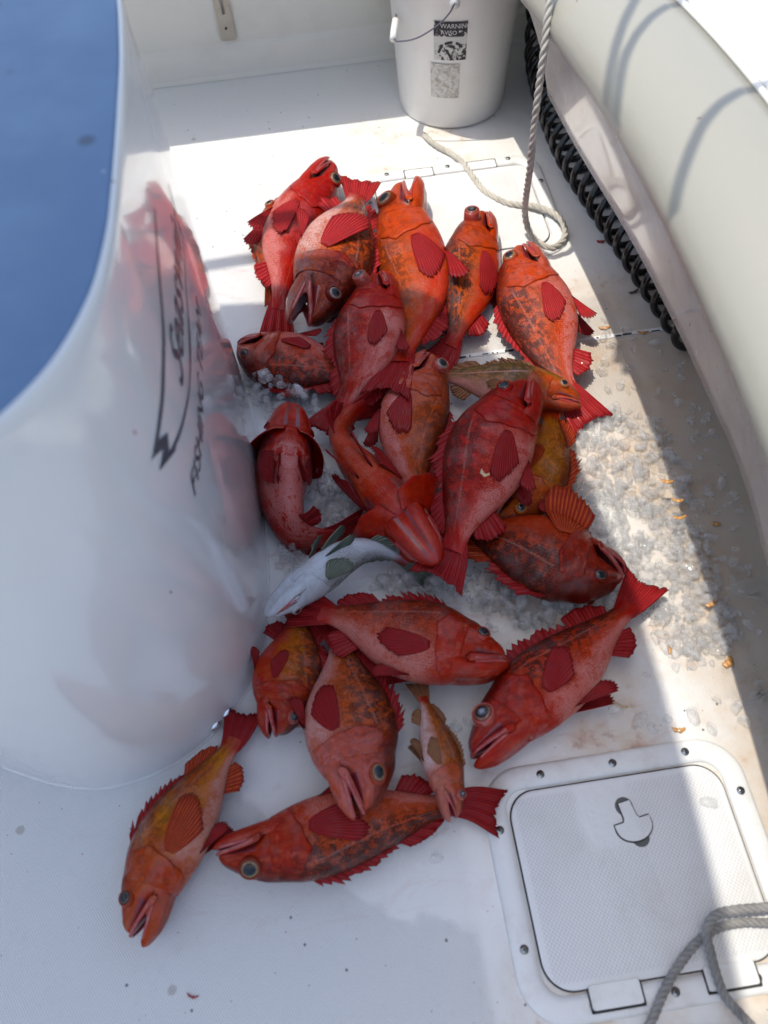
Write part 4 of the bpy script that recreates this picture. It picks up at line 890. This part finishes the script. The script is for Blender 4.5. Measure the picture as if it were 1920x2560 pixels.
fish('broad mottled rockfish lying sideways nearest the near hatch edge', [(548, 2136), (640, 2128), (760, 2100), (880, 2066), (1000, 2036), (1110, 2014), (1180, 2010), (1252, 2032)], [.048, .05, .05, .048, .045, .035, .03, .02], -1, 196, tilt=-4, mats=mk('broad_mottled_rockfish', BACK_D, (.46, .075, .025), (.56, .22, .19), (.37, .05, .045), .85, .6, pale=.6), fin=FIN_R, eye='gold', mouth=6, pect=(8, .02, .22), erad=.030)
fish('golden sided rockfish with gaping jaws alone at the bottom', [(330, 2338), (368, 2250), (420, 2120), (480, 2015), (540, 1920), (585, 1850), (612, 1775)], [.04, .04, .04, .038, .034, .03, .022], 1, 168, tilt=0, mats=mk('golden_sided_rockfish', BACK_O, (.46, .10, .02), (.60, .33, .27), (.44, .06, .04), .45, .4, yellow=.9, pale=.3), fin=FIN_R, fin2=FIN_O, eye='dark', mouth=28, pect=(8, 0, .25))
#FISH_END
#ICE_BEGIN
# ------------------------------------------------------------------ ice
def ice_shape(k):
    r = np.random.default_rng(100+k); bm = bmesh.new(); bmesh.ops.create_icosphere(bm, subdivisions=2, radius=1.0)
    V = np.array([v.co[:] for v in bm.verts]); Fc = [tuple(v.index for v in f.verts) for f in bm.faces]; bm.free()
    V = np.sign(V)*np.abs(V)**(.45+.3*r.random()); sc_ = np.array([1, .50+.40*r.random(), .36+.22*r.random()]); V *= sc_
    for _ in range(5):
        n = r.normal(size=3); n /= np.linalg.norm(n); d = V@n; m = .42+.3*r.random(); V -= np.outer(np.maximum(0, d-m)*.9, n)
    V += .05*np.sin(V[:, [1, 2, 0]]*5+r.random(3)*6)
    if k % 3 == 0:     # hollow tube ice: a dimple at each end
        rad = np.hypot(V[:, 1]/sc_[1], V[:, 2]/sc_[2]); V[:, 0] -= np.sign(V[:, 0])*.45*np.exp(-(rad/.35)**2)
    return V, Fc
SH = [ice_shape(k) for k in range(12)]
D_ = 1.15732
def inpoly(p, poly):
    x, y = p; c = False; n = len(poly)
    for i in range(n):
        (x1, y1), (x2, y2) = poly[i], poly[(i+1) % n]
        if (y1 > y) != (y2 > y) and x < (x2-x1)*(y-y1)/(y2-y1)+x1: c = not c
    return c
def edged(p, poly):
    P = np.array(poly); Q = np.roll(P, -1, 0); d = Q-P; t = np.clip(((p-P)*d).sum(1)/((d*d).sum(1)+1e-12), 0, 1); return np.min(np.hypot(*(P+d*t[:, None]-p).T))
ZONES = [
 ('clear wet ice chip in the sunlit heap between the fish and the liner panel', 'ice chips in the sunlit heap', 1.05e-4, .013, (.0055, .0150), [(1225, 915), (1285, 890), (1345, 880), (1420, 905), (1470, 985), (1510, 1080), (1545, 1190), (1570, 1290), (1590, 1380), (1560, 1430), (1490, 1450), (1430, 1410), (1375, 1330), (1335, 1335), (1345, 1240), (1290, 1170), (1215, 1110), (1190, 1065), (1235, 1000)]),
 ('grey shaded ice chip among the fish under the wide mouthed rockfish', 'ice chips between the near fish', 1.9e-4, .045, (.009, .016), [(800, 1235), (880, 1225), (960, 1240), (1020, 1235), (1130, 1270), (1240, 1290), (1340, 1275), (1360, 1325), (1285, 1330), (1235, 1365), (1140, 1375), (1060, 1360), (980, 1300), (900, 1310), (800, 1290)]),
 ('grey shaded ice chip heaped against the tub below the dark backed rockfish', 'ice chips heaped against the tub', 2.2e-4, .085, (.010, .017), [(528, 798), (560, 790), (640, 850), (715, 880), (705, 925), (660, 935), (590, 920), (548, 900)]),
 ('shaded ice chip between the tub and the white bellied slender fish', 'ice chips below the belly up fish', 2.4e-4, .06, (.009, .016), [(585, 1165), (640, 1150), (690, 1165), (660, 1225), (600, 1250)]),
 ('shaded ice chip in the hollow between the belly up and twisted rockfish', 'ice chips between the belly up fish', 2.4e-4, .055, (.009, .016), [(672, 1000), (700, 990), (760, 1060), (800, 1110), (775, 1165), (680, 1150)]),
 ('pale ice chip in the gap left of the pink rockfish', 'ice chips in the gap by the pink rockfish', 6e-4, .02, (.008, .013), [(760, 945), (835, 915), (835, 1000), (775, 985)]),
 ('loose clear ice chip scattered on the sunlit deck above the heap', 'scattered sunlit ice chips', 1.5e-3, .0, (.007, .015), [(1235, 685), (1300, 675), (1390, 735), (1425, 800), (1440, 905), (1300, 880), (1250, 820)]),
 ('faint flat ice chip in the shade under the liner panel', 'ice chips in the shade of the panel', 8e-4, .0, (.006, .014), [(1400, 700), (1460, 740), (1530, 900), (1600, 1100), (1655, 1300), (1655, 1500), (1590, 1440), (1560, 1230), (1500, 1000), (1440, 830)]),
 ('loose clear ice chip left below the heap near the hatch', 'loose ice chips near the hatch', 5e-3, .0, (.008, .016), [(1370, 1440), (1580, 1440), (1640, 1560), (1480, 1600), (1370, 1600)]),
]
pieces = []
for zi, (lab, grp, dens, hmax, szr, poly) in enumerate(ZONES):
    W = [tuple(at(x*D_, y*D_, .0)[:2]) for x, y in poly]; P = np.array(W); lo, hi = P.min(0), P.max(0); n = int((hi-lo).prod()/dens)
    A = 0
    for _ in range(n):
        p = lo+(hi-lo)*rng.random(2)
        if not inpoly(p, W): continue
        d = edged(p, W); hz = hmax*min(1, d/.05)
        if hmax and d < .012 and rng.random() < .4: continue
        r = szr[0]+(szr[1]-szr[0])*rng.random()**1.7
        if zi == 0: r *= .85+.3*smooth(1.2, .6, p[1])
        layers = [0.] if hmax == 0 else ([0.]+([hz] if hz > .014 and rng.random() < .7 else []))
        for L in layers: pieces.append((zi, p[0]+rng.normal()*.003, p[1]+rng.normal()*.003, r*.5+L*(.75+.35*rng.random()), r, int(rng.integers(12))))
for (x, y, r) in [(1382, 1552, .016), (1412, 1572, .011), (1498, 1545, .015), (1590, 1530, .015), (560, 1433, .010), (545, 1418, .009), (985, 1568, .012), (1010, 1560, .011), (1330, 1530, .015), (1530, 1735, .013), (942, 1853, .012), (1230, 730, .01), (1340, 830, .013), (1300, 800, .014), (985, 340, .009), (410, 395, .01), (1430, 975, .012), (1545, 1310, .014), (1610, 1560, .013)]:
    z = .064 if (x, y) in ((1530, 1735),) else 0
    q = at(x*D_, y*D_, .008); zi = 8 if x > 1200 else 7
    pieces.append((9, q[0], q[1], r*.55+(.005 if (x, y) == (1530, 1735) else 0), r, int(rng.integers(12))))
ZL = [(z[0], z[1]) for z in ZONES]+[('single clear ice chip stranded alone on the deck', 'single stranded ice chips')]
def vis(p): d = np.array([p[1], p[2], p[3]])-CP; return p[4]/np.linalg.norm(d)*(1+9*p[3])
pieces.sort(key=lambda p: -vis(p)-(9 if p[0] >= 6 else 0)); MES = {}
RestV, RestF, nr_ = [], [], 0
def rmat(s_):
    r = np.random.default_rng(s_); a = r.random()*6.28; b = r.normal()*.45; c = r.random()*6.28
    return np.array(Matrix.Rotation(a, 3, 'Z') @ Matrix.Rotation(b, 3, 'Y') @ Matrix.Rotation(c, 3, 'X'))
for i, (zi, x, y, z, r, k) in enumerate(pieces):
    V, Fc = SH[k]
    if i < 296:
        if k not in MES:
            o = mesh('ice_chip', V*.0125, Fc, M_ICE); me = o.data; MES[k] = me; bpy.data.objects.remove(o)
        o = bpy.data.objects.new('ice_chip', MES[k]); COL.objects.link(o); R_ = rmat(i) if z > .02 else rmat(i)
        o.matrix_world = Matrix.Translation((x, y, max(z, r*.5)))@Matrix(R_.tolist()).to_4x4()@Matrix.Scale(r/.0125, 4)
        tag(o, ZL[zi][0], 'ice chip', ZL[zi][1])
    else:
        b = len(RestV); RestV += [tuple(v) for v in (V*r)@rmat(i).T+np.array([x, y, max(z, r*.5)])]; RestF += [tuple(a+b for a in f) for f in Fc]
if RestV: tag(mesh('crushed_ice', RestV, RestF, M_ICE), 'crushed ice lying under and around the single chips', 'ice', kind='stuff')
#ICE_END
#BITS_BEGIN
# ------------------------------------------------------------------ scraps, plastic, drops
M_SCRAP = simple('bait_scrap', (.55, .26, .07), .35, coat=.6, bump=.3, bscale=300, dirt=.6, dscale=120, dcol=(.62, .42, .2))
M_RED = simple('red_scrap', (.30, .015, .02), .3, coat=.6); M_TAN = simple('tan_worm', (.56, .40, .22), .35, coat=.5)
def scrap(px, py, ln, wd, ang, lab, m=M_SCRAP, grp='scraps on the wet deck', z=.0, name='bait_scrap', curl=.6):
    c = at(px, py, z+.003); a0 = math.radians(ang); b = MB(); P, rr_ = [], []
    for s_ in np.linspace(-1, 1, 14):
        t_ = a0+curl*s_; P.append(c+np.array([ln*s_*math.cos(a0+curl*s_*.5), ln*s_*math.sin(a0+curl*s_*.5)+.2*ln*s_*s_*curl, .0006*math.sin(s_*4)])); rr_.append(wd*math.sqrt(max(.05, 1-s_*s_))*(1+.25*math.sin(s_*9)))
    V, f = tube(P, rr_, 8); V = np.array(V); V[:, 2] = c[2]+(V[:, 2]-c[2])*.45
    o = mesh(name, V, f, m); tag(o, lab, 'scrap', grp); return o
scrap(1698, 1826, .011, .0035, -10, 'amber curled bait scrap just above the near hatch')
scrap(1822, 1658, .011, .0065, 30, 'amber bait scrap at the edge of the sun strip', curl=.9)
scrap(1512, 820, .013, .004, -5, 'amber bait scrap among the scattered chips by the lone sunlit fish')
scrap(1608, 832, .013, .0035, -8, 'brown bait scrap in the shade under the panel')
scrap(1668, 1205, .012, .004, -15, 'orange bait scrap on top of the sunlit ice heap', z=.055)
scrap(1695, 1252, .011, .004, -15, 'amber bait scrap in the middle of the sunlit ice heap', z=.055)
scrap(1700, 1295, .013, .0035, -5, 'thin amber bait scrap lower on the sunlit ice heap', z=.055)
scrap(1780, 1510, .012, .005, 20, 'pale amber bait scrap beside the stiff clear plastic', z=.01)
scrap(1675, 1625, .008, .003, 80, 'small upright amber scrap below the ice heap')
scrap(1790, 1310, .009, .004, -20, 'brown bait scrap in the shade beside the ice heap')
scrap(1550, 1765, .014, .0025, -35, 'tan stringy scrap beside the rockfish near the hatch', M_TAN)
scrap(1502, 604, .010, .004, -12, 'dark red fish scrap beside the coiled hose', M_RED)
scrap(1585, 730, .013, .0035, 15, 'dark brown leafy scrap beside the coiled hose', simple('brown_scrap', (.10, .07, .05), .6))
scrap(480, 2493, .009, .0016, -20, 'dark red sliver on the bare deck below the fish', M_RED)
scrap(1210, 1187, .010, .0035, -45, 'pale curled bait worm on the flank of the largest red fish', M_TAN, z=.150, curl=1.4)
# clear plastic wrapper
t = NT('clear_plastic'); o_ = t.obj(); nb = t.bump(t.noise(o_, 40, 3), .25, .003)
g = t.n('BsdfGlossy'); g.inputs['Roughness'].default_value = .12; t.l(nb, g.inputs['Normal']); tr = t.n('BsdfTransparent'); tr.inputs[0].default_value = (.93, .94, .93, 1)
df = t.n('BsdfDiffuse'); df.inputs[0].default_value = (.75, .75, .72, 1)
m0 = t.n('MixShader'); m0.inputs[0].default_value = .22; t.l(tr.outputs[0], m0.inputs[1]); t.l(df.outputs[0], m0.inputs[2])
lw = t.n('LayerWeight'); lw.inputs[0].default_value = .12; t.l(nb, lw.inputs['Normal'])
m1 = t.n('MixShader'); t.l(lw.outputs['Fresnel'], m1.inputs[0]); t.l(m0.outputs[0], m1.inputs[1]); t.l(g.outputs[0], m1.inputs[2]); t.l(m1.outputs[0], t.out.inputs[0]); M_PLASTIC = t.m
def wrapper(corners, lab, z0=.012, sd=3):
    r = np.random.default_rng(sd); A = [at(x, y, z0) for x, y in corners]; n = 14; V = []
    for i in range(n):
        for j in range(n):
            u, v = i/(n-1), j/(n-1); p = A[0]*(1-u)*(1-v)+A[1]*u*(1-v)+A[2]*u*v+A[3]*(1-u)*v
            p = p+np.array([0, 0, .010*math.sin(5*u+3*v)*math.sin(4*v+1)+.0006*r.normal()]); p[2] = max(p[2], .003); V.append(p)
    tag(mesh('plastic_wrapper', V, grid(n, n), M_PLASTIC), lab, 'plastic film', 'clear plastic on the deck')
wrapper([(1812, 1470), (1925, 1430), (1950, 1530), (1850, 1490)], 'crumpled clear plastic wrapper under the liner panel')
wrapper([(1870, 1735), (1920, 1715), (1930, 1750), (1878, 1760)], 'small torn piece of clear plastic near the hatch', sd=5)
M_WATER = mat_ice('water_drop', (.99, .99, 1.), 0.01)
V, Fc = [], []
for k in range(150):
    zn = [(1745, 1660, 45, 30), (1800, 1740, 30, 45), (1560, 2000, 45, 60), (1480, 1780, 50, 40)][k % 4]
    hgt = .0065 if zn[1] > 1900 else .0
    c = at(zn[0]+rng.normal()*zn[2], zn[1]+rng.normal()*zn[3], hgt); r = .0008+.0032*rng.random()**3; c[2] = hgt
    b = len(V)
    for i in range(5):
        for j in range(10): a = math.pi/2*i/4; V.append(c+np.array([r*math.cos(a)*math.cos(j*.6283), r*math.cos(a)*math.sin(j*.6283), .0004+r*.5*math.sin(a)]))
    Fc += grid(5, 10, True, b)
tag(mesh('water_drops', V, Fc, M_WATER), 'beads of melt water on the deck and hatch', 'water', kind='stuff')
#BITS_END
